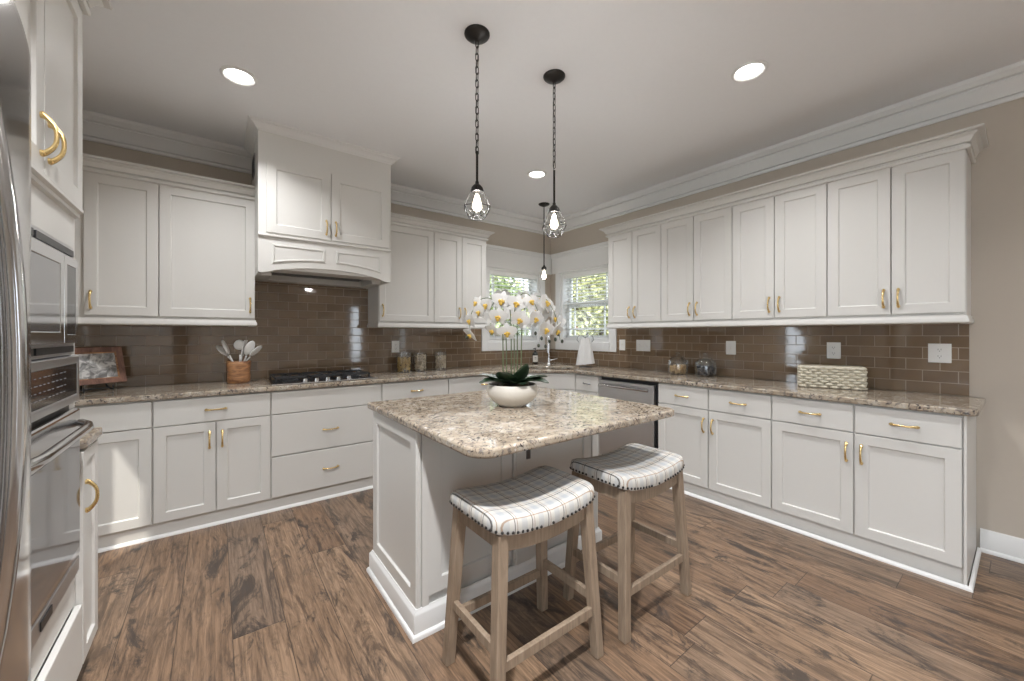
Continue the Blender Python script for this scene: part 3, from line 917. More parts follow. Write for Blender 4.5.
vg = MB().box(-hw - .006, -hw - .0005, -.40, -.20, 2.52, 2.665).build('vent_grille', M['nickel'], hd, None, .002)
vl = MB()
for k in range(7):
    z = 2.535 + k*.0175
    vl.box(-hw - .010, -hw - .005, -.39, -.21, z, z + .009)
vl.build('louvers', M['black'], vg)
# ------------------------------------------------------------------ tall oven unit, fridge
TY0, TY1 = -2.665, -1.882
D = XT - XL                       # depth of the unit
tall = thing('oven_cabinet', 'tall white built-in cabinet around the microwave and wall oven', 'cabinet', *FRC(TY0))
TW = TY1 - TY0
bd = MB()
bd.box(0, .02, -D, -.0005, 0, 2.45).box(TW - .02, TW, -D, -.0005, 0, 2.45)
bd.box(.02, TW - .02, -D, -.0005, 2.40, 2.45).box(.02, TW - .02, -.03, -.0005, .10, 2.40)
bd.box(.02, TW - .02, -D, -.03, .10, .14).box(.02, TW - .02, -D, -.03, .335, .472).box(.02, TW - .02, -D, -.03, 1.590, 1.725)
bd.box(.02, .028, -D, -.03, .472, 1.59).box(TW - .065, TW - .02, -D, -D + .04, .472, 1.59)
bd.build('body', M['cab'], tall, None, .0015)
MB().box(0, TW, -D + .06, -D + .08, 0, .10).build('toe_kick', M['cab'], tall)
d0 = door(tall, .004, TW/2 - .002, 1.735, 2.44, -D - .020, 'r', 1.835); d1 = door(tall, TW/2 + .002, TW - .004, 1.735, 2.44, -D - .020, 'l', 1.835)
MB().prism([(-D - .0, 1.700), (-D - .012, 1.704), (-D - .012, 1.716), (-D - .022, 1.722), (-D - .022, 1.733), (-D, 1.733)], 0, TW, 'x').build('ledge_moulding', M['cab'], tall)
drawer(tall, .004, TW - .004, .105, .330, -D - .020, False)
UCt = [(o, z + .125) for o, z in UC]
MB().sweep(UCt, [(0, -D - .02, 0, -1), (TW, -D - .02, 1, -1), (TW, -.001, 1, 0)]).build('crown', M['cab'], tall, 40)

MWX0, MWX1 = .030, TW - .068
mw = thing('microwave', 'built-in stainless microwave above the wall oven', 'microwave', *FRC(TY0))
F0 = -D - .022
MB().box(MWX0, MWX1, -D, -.10, 1.235, 1.575).build('body', M['black'], mw)
MB().box(MWX0 - .006, MWX1 + .012, -D - .008, -D - .001, 1.222, 1.585).build('trim_kit', M['steel'], mw, None, .002)
for z in (1.552, 1.232):
    for a, b_ in ((MWX0 + .02, MWX1 - .38), (MWX1 - .36, MWX1 - .015)):
        MB().box(a, b_, F0 + .008, F0 + .015, z, z + .020).build('vent_slot', M['black'], mw)
dr = MB()
shaker(dr, MWX0 + .004, MWX1 - .155, 1.262, 1.542, F0, .035, .014, .004, .003)
dr = dr.build('door', M['steelsmooth'], mw, None, .0015)
MB().box(MWX0 + .042, MWX1 - .195, F0 + .001, F0 + .0035, 1.300, 1.504).build('window', M['ovenglass'], dr)
pn = MB(); shaker(pn, MWX1 - .152, MWX1 - .002, 1.262, 1.542, F0, .028, .014, .003, .002)
pn = pn.build('control_panel', M['steelsmooth'], mw, None, .0015)
MB().box(MWX1 - .122, MWX1 - .032, F0 + .0005, F0 + .0026, 1.292, 1.512).build('keypad', M['gloss_black'], pn)

ov = thing('wall_oven', 'built-in stainless wall oven below the microwave', 'oven', *FRC(TY0))
MB().box(MWX0, MWX1, -D, -.06, .48, 1.218).build('body', M['black'], ov)
cp = MB(); shaker(cp, MWX0 - .006, MWX1 + .012, 1.062, 1.218, F0, .022, .020, .004, .004)
cp = cp.build('control_panel', M['steel'], ov, None, .002)
MB().box(MWX0 + .020, MWX1 - .014, F0 + .001, F0 + .0036, 1.090, 1.192).build('display', M['gloss_black'], cp)
dg_ = MB()
random.seed(5)
for zz in (1.112, 1.132, 1.152, 1.172):
    for k in range(9):
        x = MWX0 + .24 + k*.036 + random.uniform(-.004, .004)
        dg_.box(x, x + random.uniform(.010, .022), F0 - .0004, F0 + .0012, zz - .0011, zz + .0011)
dg_.build('button_marks', M['digits'], cp)
od = MB(); ya, yb = F0 - .003, -D - .001
od.box(MWX0 - .006, MWX1 + .012, ya, yb, .535, 1.040)
od = od.build('door', M['steelsmooth'], ov, None, .010, 3)
gl = MB().box(MWX0 + .012, MWX1 - .008, ya - .0015, ya + .004, .565, .930).build('window', M['ovenglass'], od)
hpts = []
for k in range(13):
    t = k/12; x = MWX0 + .03 + (MWX1 - MWX0 - .06)*t
    e = min(t, 1 - t)
    hpts.append((x, ya - .008 - .036*min(1, e*6)**.5, .990))
MB().tube(hpts, .0135, 10).build('handle', M['steelsmooth'], od, 60)
lp = MB().box(MWX0 - .006, MWX1 + .012, F0, -D - .001, .475, .528).build('lower_trim', M['steel'], ov, None, .003)
MB().box(TW*.5 - .045, TW*.5 + .045, F0 - .003, F0 + .001, .489, .514).build('badge', M['black'], lp)

nb = thing('pullout_cabinet', 'narrow white base cabinet with granite top beside the wall oven', 'cabinet', *FRC(TY1 + .002))
NW = .226
MB().box(0, NW, -D, -.0005, .10, H - SLAB).build('body', M['cab'], nb, None, .0015)
MB().box(0, NW, -D + .06, -D + .08, 0, .10).build('toe_kick', M['cab'], nb)
door(nb, .004, NW - .004, .105, .868, -D - .020, 'l', .70, s=.045)
gt = MB().box(0.0, NW + .012, -D - .030, -.0005, H - SLAB + .0005, H).build('granite_top', M['granite'], nb, None, .006, 3); gt['label'] = 'speckled granite top'

# refrigerator: french doors with bowed fronts
FY0, FY1 = -3.722, -2.812
fg = thing('refrigerator', 'stainless steel french door refrigerator beside the tall oven cabinet', 'refrigerator', *FRC(FY0))
FW = FY1 - FY0
FD = .748
MB().box(.003, FW - .003, -FD + .055, -.02, .02, 1.770).build('body', M['nickel'], fg, None, .004)
def bowed(x0, x1, z0, z1, name, lab=None):
    m = MB(); n = 20
    rings = []
    for k in range(n + 1):
        x = x0 + (x1 - x0)*k/n
        t = (x/FW)*2 - 1
        yo = -FD - .050*(1 - abs(t)**2.4)
        e = .012
        d_ = 0 if 0 < k < n else .010
        rings.append([(x, yo + d_, z0 + .004), (x, yo + d_, z1 - e), (x, yo + .010 + d_, z1), (x, -FD + .050, z1), (x, -FD + .050, z0)])
    m.loft(rings)
    return m.build(name, M['steelsmooth'], fg, 35)
dl = bowed(.002, FW/2 - .003, .72, 1.780, 'door'); drr = bowed(FW/2 + .003, FW - .002, .72, 1.780, 'door')
fz = bowed(.002, FW - .002, .06, .712, 'freezer_drawer')
for s, par in ((-1, dl), (1, drr)):
    x = FW/2 + s*.042
    path = []
    for k in range(17):
        t = k/16
        path.append((x, -FD - .040 - .049*math.sin(PI*t)**.6, .80 + .86*t))
    MB().tube(path, .011, 10).build('handle', M['steelsmooth'], par, 60)
path = [(FW*(.08 + .84*k/16), -FD - .030 - .058*math.sin(PI*k/16)**.45, .640) for k in range(17)]
MB().tube(path, .0135, 10).build('handle', M['steelsmooth'], fz, 60)
MB().box(.02, FW - .02, -FD + .07, -FD + .09, 0.0, .06).build('grille', M['black'], fg)
fc = thing('over_fridge_cabinet', 'white double door cabinet above the refrigerator', 'cabinet', *FRC(FY0 - .012))
FCW = TY0 - FY0 + .012 - .006
MB().box(0, FCW, -D, -.0005, 1.86, 2.45).build('body', M['cab'], fc, None, .0015)
MB().box(FCW - .045, FCW, -D, -.0005, 0, 1.86).build('side_panel', M['cab'], fc)
MB().box(0, .010, -D, -.0005, 0, 1.86).build('side_panel', M['cab'], fc)
door(fc, .004, FCW/2 - .02, 1.872, 2.44, -D - .020, 'r', 1.97); door(fc, FCW/2 - .016, FCW - .045, 1.872, 2.44, -D - .020, 'l', 1.97)
MB().sweep(UCt, [(0, -D - .02, 0, -1), (FCW, -D - .02, 0, -1)]).build('crown', M['cab'], fc, 40)

# ------------------------------------------------------------------ gas cooktop
ck = thing('gas_cooktop', 'black and stainless gas cooktop in the granite under the hood', 'cooktop', (-2.935, -.345, H))
MB().box(-.385, .385, -.265, .265, .0008, .012).build('plate', M['steelsmooth'], ck, None, .004)
bt = MB().box(-.365, .365, -.19, .25, .0125, .0145).build('burner_deck', M['gloss_black'], ck)
for x, y, r in ((-.24, -.06, .045), (-.24, .15, .038), (0, .08, .055), (.24, -.06, .038), (.24, .15, .045)):
    b_ = MB().lathe([(r*1.3, .0147), (r*1.25, .022), (r, .026), (r, .030), (r*.9, .034), (.001, .035)], 16, (x, y, 0)).build('burner', M['iron'], ck, 40)
for cx in (-.24, 0, .24):
    g = MB(); w = .112
    for y in (-.16, .22): g.box(cx - w, cx + w, y, y + .012, .036, .048)
    for x in (cx - w, cx + w - .012): g.box(x, x + .012, -.16, .232, .036, .048)
    for y in (-.055, .13): g.box(cx - w, cx + w, y - .005, y + .005, .038, .048)
    g.box(cx - .005, cx + .005, -.16, .232, .038, .048)
    for x in (cx - w, cx + w - .012):
        for y in (-.16, .22): g.box(x, x + .012, y, y + .012, .0147, .037)
    g.build('grate', M['iron'], ck, None, .002)
kn = MB().lathe([(.021, .0122), (.021, .018), (.017, .020), (.0165, .036), (.014, .038), (.001, .038)], 14).mesh('knob', M['chrome'], 40)
for k in range(5):
    link('knob', kn, ck, loc=((-.16 + .08*k), -.228, 0))

# ------------------------------------------------------------------ outlets and switches
def plate(label, M4, w, n_sw, kind):
    root = thing('wall_outlet' if kind == 'outlet' else 'light_switch', label, 'outlet' if kind == 'outlet' else 'switch', group='outlets and switches on the splashback')
    root.matrix_world = M4
    p = MB().box(-w/2, w/2, -.0165, -.0105, -.060, .060).build('cover_plate', M['white'], root, None, .002)
    for k in range(n_sw):
        x = (k - (n_sw - 1)/2)*.046
        if kind == 'switch':
            MB().box(x - .006, x + .006, -.018, -.0160, -.014, .014).build('slot', M['label'], root)
            MB().box(x - .004, x + .004, -.027, -.0175, -.002, .010).build('toggle', M['white'], root, None, .001)
        else:
            for zz in (-.021, .021):
                f = MB().lathe([(.0165, 0), (.0165, .0015), (.001, .0016)], 16).xf(Matrix.Translation((x, -.0162, zz)) @ Matrix.Rotation(PI/2, 4, 'X')).build('socket', M['white'], root)
                s = MB().box(x - .0075, x - .0055, -.0184, -.0176, zz - .002, zz + .007).box(x + .0055, x + .0075, -.0184, -.0176, zz - .002, zz + .007).box(x - .002, x + .002, -.0184, -.0176, zz - .010, zz - .006)
                s.build('slots', M['black'], f)
    return root
PB = lambda y, z=1.172: Matrix.Translation((0, y, z)) @ Matrix.Rotation(-PI/2, 4, 'Z')
PA = lambda x, z=1.165: Matrix.Translation((x, 0, z))
plate('single white light switch on the brown tile beside the corner window casing', PB(-1.187), .078, 1, 'switch')
plate('wide triple white light switch plate above the dishwasher', PB(-1.457), .170, 3, 'switch')
plate('single white switch plate on the tile to the right of the dark jar', PB(-2.345), .082, 1, 'switch')
plate('white outlet on the tile above the woven basket', PB(-3.066), .082, 1, 'outlet')
plate('double-width white outlet plate on the tile near the open end of the countertop', PB(-3.594), .100, 1, 'outlet')
plate('white outlet on the cooktop wall tile behind the yellow pasta canister', PA(-2.175), .080, 1, 'outlet')

# ------------------------------------------------------------------ recessed ceiling lamps
def downlight(x, y, label, power=1.0):
    t = thing('recessed_light', label, 'ceiling light', (x, y, ZC), 0, 'recessed ceiling lights')
    MB().lathe([(.066, -.0005), (.092, -.0005), (.090, -.006), (.078, -.010), (.068, -.004)], 28, ring=True).build('trim_ring', M['trim'], t, 40)
    MB().lathe([(.001, -.003), (.068, -.003), (.068, -.001), (.001, -.001)], 28).build('diffuser', M['lamp'], t)
    l = bpy.data.lights.new('downlight', 'AREA'); l.shape = 'DISK'; l.size = .13; l.energy = DOWNLIGHT_W*power; l.color = (.99, .99, 1)
    l.spread = R(125)
    o = bpy.data.objects.new('downlight', l); COL.objects.link(o); o.location = (x, y, ZC - .012)
downlight(-3.534, -1.143, 'recessed ceiling light in front of the left upper cabinets')
downlight(-1.207, -2.963, 'recessed ceiling light in front of the long row of upper cabinets')
downlight(-1.235, -1.141, 'recessed ceiling light near the window corner, seen between the pendants')
downlight(-3.480, -3.52, 'recessed ceiling light above the passage beside the refrigerator', 4.0)
for i, (x, y) in enumerate(((-1.207, -4.9), (-3.48, -5.6))):  # extra lamps out of view, added to light the room
    downlight(x, y, ['recessed ceiling light over the open floor by the right wall', 'recessed ceiling light over the open floor by the left wall'][i])

# ------------------------------------------------------------------ pendant lamps
def pendant(x, y, z_rod_top, z_sock, z_bot, label, small=False, chain=True):
    """z_rod_top: where the chain meets the rod; z_sock: top of the socket; z_bot: bottom of the cage"""
    t = thing('pendant_lamp', label, 'pendant lamp', (x, y, ZC), 0, 'caged pendant lamps')
    MB().lathe([(.064, -.0005), (.064, -.006), (.056, -.014), (.034, -.024), (.016, -.030), (.008, -.034), (.001, -.034)], 24).build('canopy', M['blackmetal'], t, 50)
    zr, zs, zb = z_rod_top - ZC, z_sock - ZC, z_bot - ZC
    if chain:
        ch = MB(); z = -.030; k = 0
        ll, lw = .040, .0085
        while z - ll > zr - .02:
            pts = []
            for i in range(14):
                a = 2*PI*i/14
                u = lw*math.cos(a); v = (ll/2 - lw)*(1 if math.sin(a) > 0 else -1) + lw*math.sin(a)
                pts.append((u, 0, z - ll/2 + v) if k % 2 == 0 else (0, u, z - ll/2 + v))
            ch.tube(pts, .0022, 5, True)
            z -= ll - .0065; k += 1
        ch.build('chain', M['blackmetal'], t, 60)
        cordp = [(.004*math.sin(i*.9), .004*math.cos(i*.9), -.03 + (zr + .03)*i/20) for i in range(21)]
        MB().tube(cordp, .0016, 5).build('cord', M['black'], t)
    MB().tube([(0, 0, zr + (.0 if chain else 0)), (0, 0, zs)], .0062, 8).build('rod', M['blackmetal'], t, 60)
    hgt = zs - zb
    sk_ = MB().lathe([(.001, .012), (.009, .012), (.010, 0), (.020, -.008), (.029, -.020), (.030, -.040), (.026, -.043), (.001, -.043)], 18, (0, 0, zs)).build('socket', M['blackmetal'], t, 50)
    if not small:
        cg = MB(); wr = .0019
        R1 = .073
        zmid = zs - hgt*.70
        for k in range(6):
            a = 2*PI*k/6
            c_, s_ = math.cos(a), math.sin(a)
            c2, s2 = math.cos(a + PI/6), math.sin(a + PI/6)
            pts = [(.028*c_, .028*s_, zs - .022), (.045*c_, .045*s_, zs - hgt*.34), (R1*c_, R1*s_, zmid)]
            cg.tube(pts, wr, 5)
            for sg in (-1, 1):
                c3, s3 = math.cos(a + sg*PI/6), math.sin(a + sg*PI/6)
                cg.tube([(R1*c_, R1*s_, zmid), (.040*c3, .040*s3, zb)], wr, 5)
        cg.tube([(.040*math.cos(2*PI*i/18), .040*math.sin(2*PI*i/18), zb) for i in range(18)], wr, 5, True)
        cg.tube([(R1*math.cos(2*PI*i/6), R1*math.sin(2*PI*i/6), zmid) for i in range(6)], wr, 5, True)
        cg.build('cage', M['iron'], t)
    bz = zs - .043
    bl = .108 if not small else .125
    br_ = .030
    prof = [(.012, 0), (.014, -.012), (.020, -.032), (br_, -bl*.62), (br_*.96, -bl*.76), (br_*.66, -bl*.93), (.002, -bl)]
    bu = MB().lathe(prof, 18, (0, 0, bz)).build('bulb', M['bulbglass'], t, 60)
    fi = MB().lathe([(.004, -.006), (.011, -.020), (.022, -bl*.55), (.024, -bl*.70), (.015, -bl*.84), (.002, -bl*.88)], 12, (0, 0, bz)).build('filament', M['bulb'], bu, 60)
    l = bpy.data.lights.new('bulb_light', 'POINT'); l.energy = BULB_W*(.22 if small else 1); l.color = (.955, .975, 1); l.shadow_soft_size = .03
    o = bpy.data.objects.new('bulb_light', l); COL.objects.link(o); o.location = (x, y, ZC + bz - bl*.60)
pendant(-2.596, -2.255, 2.210, 2.046, 1.876, 'black caged pendant lamp over the left part of the island')
pendant(-2.066, -2.255, 2.250, 2.046, 1.866, 'black caged pendant lamp over the right part of the island, nearer the long upper cabinets')
pendant(-.617, -.551, 2.772, 2.082, 1.90, 'small bare-bulb pendant lamp hanging over the corner sink', small=True, chain=False)

# ------------------------------------------------------------------ bar stools
SHARED = {}
def make_stool(label):
    t = thing('bar_stool', label, 'stool', (0, 0, 0), 0, 'plaid saddle stools at the island')
    Wx, Wy, Hs = .232, 150e-3, .610          # half sizes of the frame at the seat
    def saddle(x): return .034*(abs(x)/.25)**2
    # cushion
    cu = MB(); nx, ny = 24, 14; ax, ay = .257, .172
    top, bot = [], []
    rings = []
    def sup(t, e): 
        c_, s_ = math.cos(t), math.sin(t)
        return (math.copysign(abs(c_)**e, c_), math.copysign(abs(s_)**e, s_))
    n = 96
    for (k, dz) in ((.985, .0), (1.0, .008), (1.004, .026), (.995, .040), (.970, .051), (.92, .058), (.80, .062), (.55, .064), (.05, .065)):
        ring = []
        for i in range(n):
            u, w = sup(2*PI*i/n, .24)
            x, y = u*ax*k, w*ay*k
            ring.append((x, y, Hs + dz + saddle(x) - .012))
        rings.append(ring)
    cu.loft(rings)
    seat = cu.build('seat_cushion', M['plaid'], t, 60)
    per = []
    m_ = 6000
    acc = 0; last = None; step = .0205
    for i in range(m_ + 1):
        u, w = sup(2*PI*i/m_, .24)
        p = Vector((u*ax, w*ay, 0))
        if last is not None:
            acc += (p - last).length
            if acc >= step:
                acc = 0; per.append((p.x, p.y))
        last = p
    if 'nail' not in SHARED:
        SHARED['nail'] = MB().ball((0, 0, 0), .0056, 8, 5).mesh('nailhead', M['blackmetal'], 60)
    for x, y in per:
        link('nailhead', SHARED['nail'], seat, loc=(x*1.001, y*1.001, Hs + saddle(x) - .003))
    # legs, square, splayed
    def leg(sx, sy):
        a = .0215
        tx, ty = sx*(Wx - .022), sy*(Wy - .014)
        bx, by = sx*.247, sy*.166
        zt_ = Hs + saddle(tx) - .014
        m = MB()
        b2 = .019
        m.hexa([(bx-b2,by-b2,0),(bx+b2,by-b2,0),(bx+b2,by+b2,0),(bx-b2,by+b2,0),(tx-a,ty-a,zt_),(tx+a,ty-a,zt_),(tx+a,ty+a,zt_),(tx-a,ty+a,zt_)])
        return m.build('leg', M['stoolwood'], t, None, .003)
    for sx in (-1, 1):
        for sy in (-1, 1): leg(sx, sy)
    def at(sx, sy, z):
        f = z/Hs
        return (sx*(.247 + (Wx - .022 - .247)*f), sy*(.166 + (Wy - .014 - .166)*f))
    # curved aprons front and back, straight aprons at the sides
    for sy in (-1, 1):
        m = MB(); vs = []; Np = 14
        y = sy*(Wy - .012)
        for k in range(Np + 1):
            x = -(Wx - .04) + 2*(Wx - .04)*k/Np
            z1 = Hs + saddle(x) - .012
            z0 = z1 - .062
            vs += [(x, y - .010, z0), (x, y + .010, z0), (x, y + .010, z1), (x, y - .010, z1)]
        fs = []
        for k in range(Np):
            a, b_ = 4*k, 4*k + 4
            fs += [(a, b_, b_+1, a+1), (a+1, b_+1, b_+2, a+2), (a+2, b_+2, b_+3, a+3), (a+3, b_+3, b_, a)]
        fs += [(0,1,2,3), (4*Np+3,4*Np+2,4*Np+1,4*Np)]
        m.add(vs, fs).build('apron', M['stoolwood'], t)
    for sx in (-1, 1):
        x = sx*(Wx - .020)
        z1 = Hs + saddle(x) - .013
        MB().box(x - .010, x + .010, -Wy + .03, Wy - .03, z1 - .058, z1).build('apron', M['stoolwood'], t, None, .002)
    for sy, z in ((-1, .185), (1, .185)):
        p, q_ = at(-1, sy, z), at(1, sy, z)
        MB().box(p[0], q_[0], p[1] - .010, p[1] + .010, z - .0175, z + .0175).build('stretcher', M['stoolwood'], t, None, .002)
    for sx in (-1, 1):
        z = .235
        p, q_ = at(sx, -1, z), at(sx, 1, z)
        MB().box(p[0] - .010, p[0] + .010, p[1], q_[1], z - .0175, z + .0175).build('stretcher', M['stoolwood'], t, None, .002)
    return t
st = make_stool('plaid saddle stool at the left half of the island, nearest the island corner')
st.location = (-2.664, -2.712, 0)
st2 = dup(st, None, (-2.020, -2.732, 0), label='plaid saddle stool at the right half of the island, in front of the dishwasher')

# ------------------------------------------------------------------ potted orchid
oc = thing('potted_orchid', 'white orchid in a low cream bowl on the island', 'plant', (-2.385, -2.270, H))
bw = MB().lathe([(.001, .0008), (.070, .0008), (.074, .004), (.100, .022), (.128, .052), (.138, .080), (.135, .102), (.126, .115), (.120, .113), (.126, .098), (.120, .070), (.06, .05), (.001, .05)], 36).build('bowl', M['ceramic'], oc, 60)
MB().lathe([(.124, .096), (.09, .106), (.04, .112), (.001, .113)], 24).build('bark_mulch', M['moss'], oc, 60)
rt = Vector((math.sin(R(YAW)), -math.cos(R(YAW)), 0)); fwv = Vector((math.cos(R(YAW)), math.sin(R(YAW)), 0))
def leafmesh(L, Wd, droop):
    m = MB(); n = 10; rows = []
    for k in range(n + 1):
        t = k/n; w = Wd*(math.sin(PI*min(1, t*.92 + .06))**.7)*.5
        x = L*t; z = L*(.42*t - droop*t*t)
        rows.append([(x, -w, z + .25*w), (x, -w*.5, z + .06*w), (x, 0, z - .02*w), (x, w*.5, z + .06*w), (x, w, z + .25*w)])
    top = [[(p[0], p[1], p[2] + .0015) for p in r] for r in rows]
    m.loft([list(r) + list(reversed(s)) for r, s in zip(rows, top)])
    return m
random.seed(3)
for a, L, Wd, dr in ((R(215), .17, .075, .30), (R(180), .15, .085, .10), (R(250), .13, .08, -.15), (R(320), .20, .07, .30), (R(345), .16, .085, .15), (R(20), .15, .07, .2), (R(75), .15, .07, .25), (R(120), .16, .075, .3), (R(290), .13, .085, .28), (R(300), .12, .06, -.5)):
    a2 = a + R(YAW - 90)
    lm = leafmesh(L*1.08, Wd*1.45, dr).xf(Matrix.Translation((.015*math.cos(a2), .015*math.sin(a2), .108)) @ Matrix.Rotation(a2, 4, 'Z'))
    lm.build('leaf', M['leaf'], oc, 60)
def petal(L, Wd, ang, tilt, n=8):
    rows = []
    for k in range(n + 1):
        t = k/n; w = Wd*(math.sin(PI*(t**.75)*.93 + .06))**.75*.5
        rows.append([(-w, L*t, .004 + tilt*L*t*t - .10*w), (0, L*t, .004 + tilt*L*t*t + .05*w), (w, L*t, .004 + tilt*L*t*t - .10*w)])
    m = MB(); m.loft([list(r) + [(p[0], p[1], p[2] - .0012) for p in reversed(r)] for r in rows])
    return m.xf(Matrix.Rotation(ang, 4, 'Z'))
fm = MB()
for ang, L, Wd, ti in ((0, .038, .025, -.16), (R(140), .037, .023, -.16), (R(-140), .037, .023, -.16), (R(72), .041, .041, .10), (R(-72), .041, .041, .10)):
    p = petal(L, Wd, ang, ti); fm.add(p.v, p.f)
FLW = fm.mesh('flower', M['petal'], 60)
lm = MB()
lm.ball((0, 0, .008), .0062, 8, 5)
lm.ball((0, -.010, .010), .0085, 8, 5, .8, 1.0, .6)
for s in (-1, 1): lm.ball((s*.008, -.002, .011), .0062, 7, 4, .7, 1, .8)
LIPM = lm.mesh('lip', M['lip'], 60)
def flower(P, out, roll, sc):
    z = out.normalized(); up = Vector((0, 0, 1)); x = up.cross(z).normalized(); y = z.cross(x)
    m3 = Matrix((x, y, z)).transposed().to_4x4() @ Matrix.Rotation(roll, 4, 'Z')
    m3.translation = P
    o = link('flower', FLW, oc); o.matrix_local = m3 @ Matrix.Scale(sc, 4)
    l = link('lip', LIPM, o); l['label'] = 'yellow flower centre'
PXM = 186.0
fl_px = [(477, 303, .02), (470, 320, .04), (471, 334, 0), (502, 302, -.05), (499, 317, -.07), (493, 330, -.03), (507, 332, -.06), (516, 305, -.08), (529, 303, -.06), (545, 303, 0),
         (534, 319, -.07), (553, 318, .02), (544, 329, -.05), (556, 330, 0), (502, 295, .06), (487, 305, .03), (522, 297, .07), (539, 298, .05), (511, 314, .08), (527, 322, .10),
         (549, 311, .10), (490, 318, .10), (480, 312, -.02), (536, 309, .12), (560, 322, .06), (519, 320, -.09)]
random.seed(8)
def wp(px_, py_, d): return rt*((px_ - 512)/PXM) + fwv*d + Vector((0, 0, (404 - py_)/PXM))
for px_, py_, d in fl_px:
    P = wp(px_, py_, d)
    ctr = Vector((0, 0, .47))
    out = (P - ctr)*1.2 + (-fwv)*random.uniform(.10, .25)*(1 if d < .05 else -.5) + Vector((0, 0, -.05))
    flower(P, out + Vector((random.uniform(-.05, .05), random.uniform(-.05, .05), random.uniform(-.03, .03))), random.uniform(-.45, .45), random.uniform(1.10, 1.45))
def stem(pts, r0, r1):
    pts = [Vector(p) for p in pts]; fine = []
    for k in range(len(pts) - 1):
        p0 = pts[max(k-1, 0)]; p1 = pts[k]; p2 = pts[k+1]; p3 = pts[min(k+2, len(pts)-1)]
        for i in range(6):
            t = i/6
            fine.append(.5*((2*p1) + (p2-p0)*t + (2*p0-5*p1+4*p2-p3)*t*t + (-p0+3*p1-3*p2+p3)*t**3))
    fine.append(pts[-1])
    rr = [r0 + (r1 - r0)*k/(len(fine) - 1) for k in range(len(fine))]
    MB().tube(fine, rr, 7).build('stem', M['stem'], oc, 60)
for base, pts in (((503, -.03), [(503, 350, -.05), (502, 322, -.06), (496, 302, -.02), (480, 299, .03), (469, 318, .04), (471, 336, .0)]),
                  ((511, .0), [(511, 345, -.03), (510, 312, -.05), (505, 296, -.04), (497, 303, -.05), (493, 330, -.03)]),
                  ((517, .01), [(517, 345, .0), (517, 312, -.03), (520, 296, -.04), (530, 298, -.05), (544, 329, -.04)]),
                  ((521, -.02), [(521, 345, -.02), (523, 312, -.03), (532, 297, -.01), (546, 300, .0), (556, 318, .02), (560, 340, .03)]),
                  ((514, .04), [(514, 345, .05), (514, 312, .08), (522, 296, .08), (540, 300, .11), (551, 315, .10)]),
                  ((506, .04), [(506, 345, .05), (503, 312, .08), (500, 295, .08), (490, 306, .10), (488, 322, .10)])):
    stem([wp(base[0], 384, base[1])] + [wp(*p) for p in pts], .0036, .0016)
for px_, py_, d in ((555, 339, .02), (549, 341, .02), (541, 338, 0), (535, 333, .0), (558, 334, .03), (538, 345, .0), (545, 346, .01), (467, 337, .0), (562, 341, .03)):
    bm_ = MB().ball(tuple(wp(px_, py_, d)), .0085, 8, 6, .9, .9, 1.3).build('bud', M['bud'], oc, 60)

# ------------------------------------------------------------------ things on the worktops
# utensil crock and utensils
CX, CY = -3.500, -.225
cr = MB().lathe([(.001, .0008), (.066, .0008), (.074, .006), (.076, .040), (.073, .085), (.077, .130), (.078, .165), (.074, .170), (.068, .168), (.066, .12), (.064, .02), (.001, .02)], 28).build('utensil_crock', M['crock'], None, 60, loc=(CX, CY, H))
tag(cr, 'orange-brown burl wood crock holding white utensils on the left countertop', 'crock')
def utensil(name, label, ang, lean, L, kind):
    m = MB()
    m.tube([(0, 0, 0), (0, 0, L*.62)], .0058, 8)
    if kind == 'spoon': m.ball((0, 0, L*.82), L*.18, 14, 8, .74, .20, 1.0)
    elif kind == 'spatula': m.hexa([(-.026,-.003,L*.6),(.026,-.003,L*.6),(.026,.003,L*.6),(-.026,.003,L*.6),(-.036,-.002,L),(.036,-.002,L),(.036,.002,L),(-.036,.002,L)])
    else: m.ball((0, 0, L*.86), L*.13, 12, 8, 1.1, .5, 1.0)
    o = m.build(name, M['utensil'], None, 60)
    tag(o, label, 'utensil', 'white utensils in the wooden crock')
    base = Vector((math.cos(ang), math.sin(ang), 0))*-(.050 if lean > .5 else .018)
    o.matrix_world = Matrix.Translation((CX + base.x, CY + base.y, H + (.060 if lean > .5 else .024))) @ Matrix.Rotation(ang, 4, 'Z') @ Matrix.Rotation(lean, 4, 'Y') @ Matrix.Rotation(PI/2 if kind != 'ladle' else 0, 4, 'Z')
va = R(YAW - 90)     # along the viewed width of the crock
utensil('spoon', 'white spoon leaning out farthest to the oven side of the crock', va + PI, R(43), .320, 'spoon')
utensil('spoon', 'white spoon leaning halfway out over the oven side of the crock', va + PI + .4, R(22), .335, 'spoon')
utensil('ladle', 'round white ladle standing upright in the middle of the crock', va + PI, R(3), .315, 'ladle')
utensil('spatula', 'flat white spatula standing just off the middle of the crock', va + .3, R(12), .315, 'spatula')
utensil('spoon', 'white spoon leaning halfway out over the cooktop side of the crock', va - .2, R(25), .335, 'spoon')
utensil('spoon', 'white spoon leaning out farthest to the cooktop side of the crock', va, R(44), .320, 'spoon')

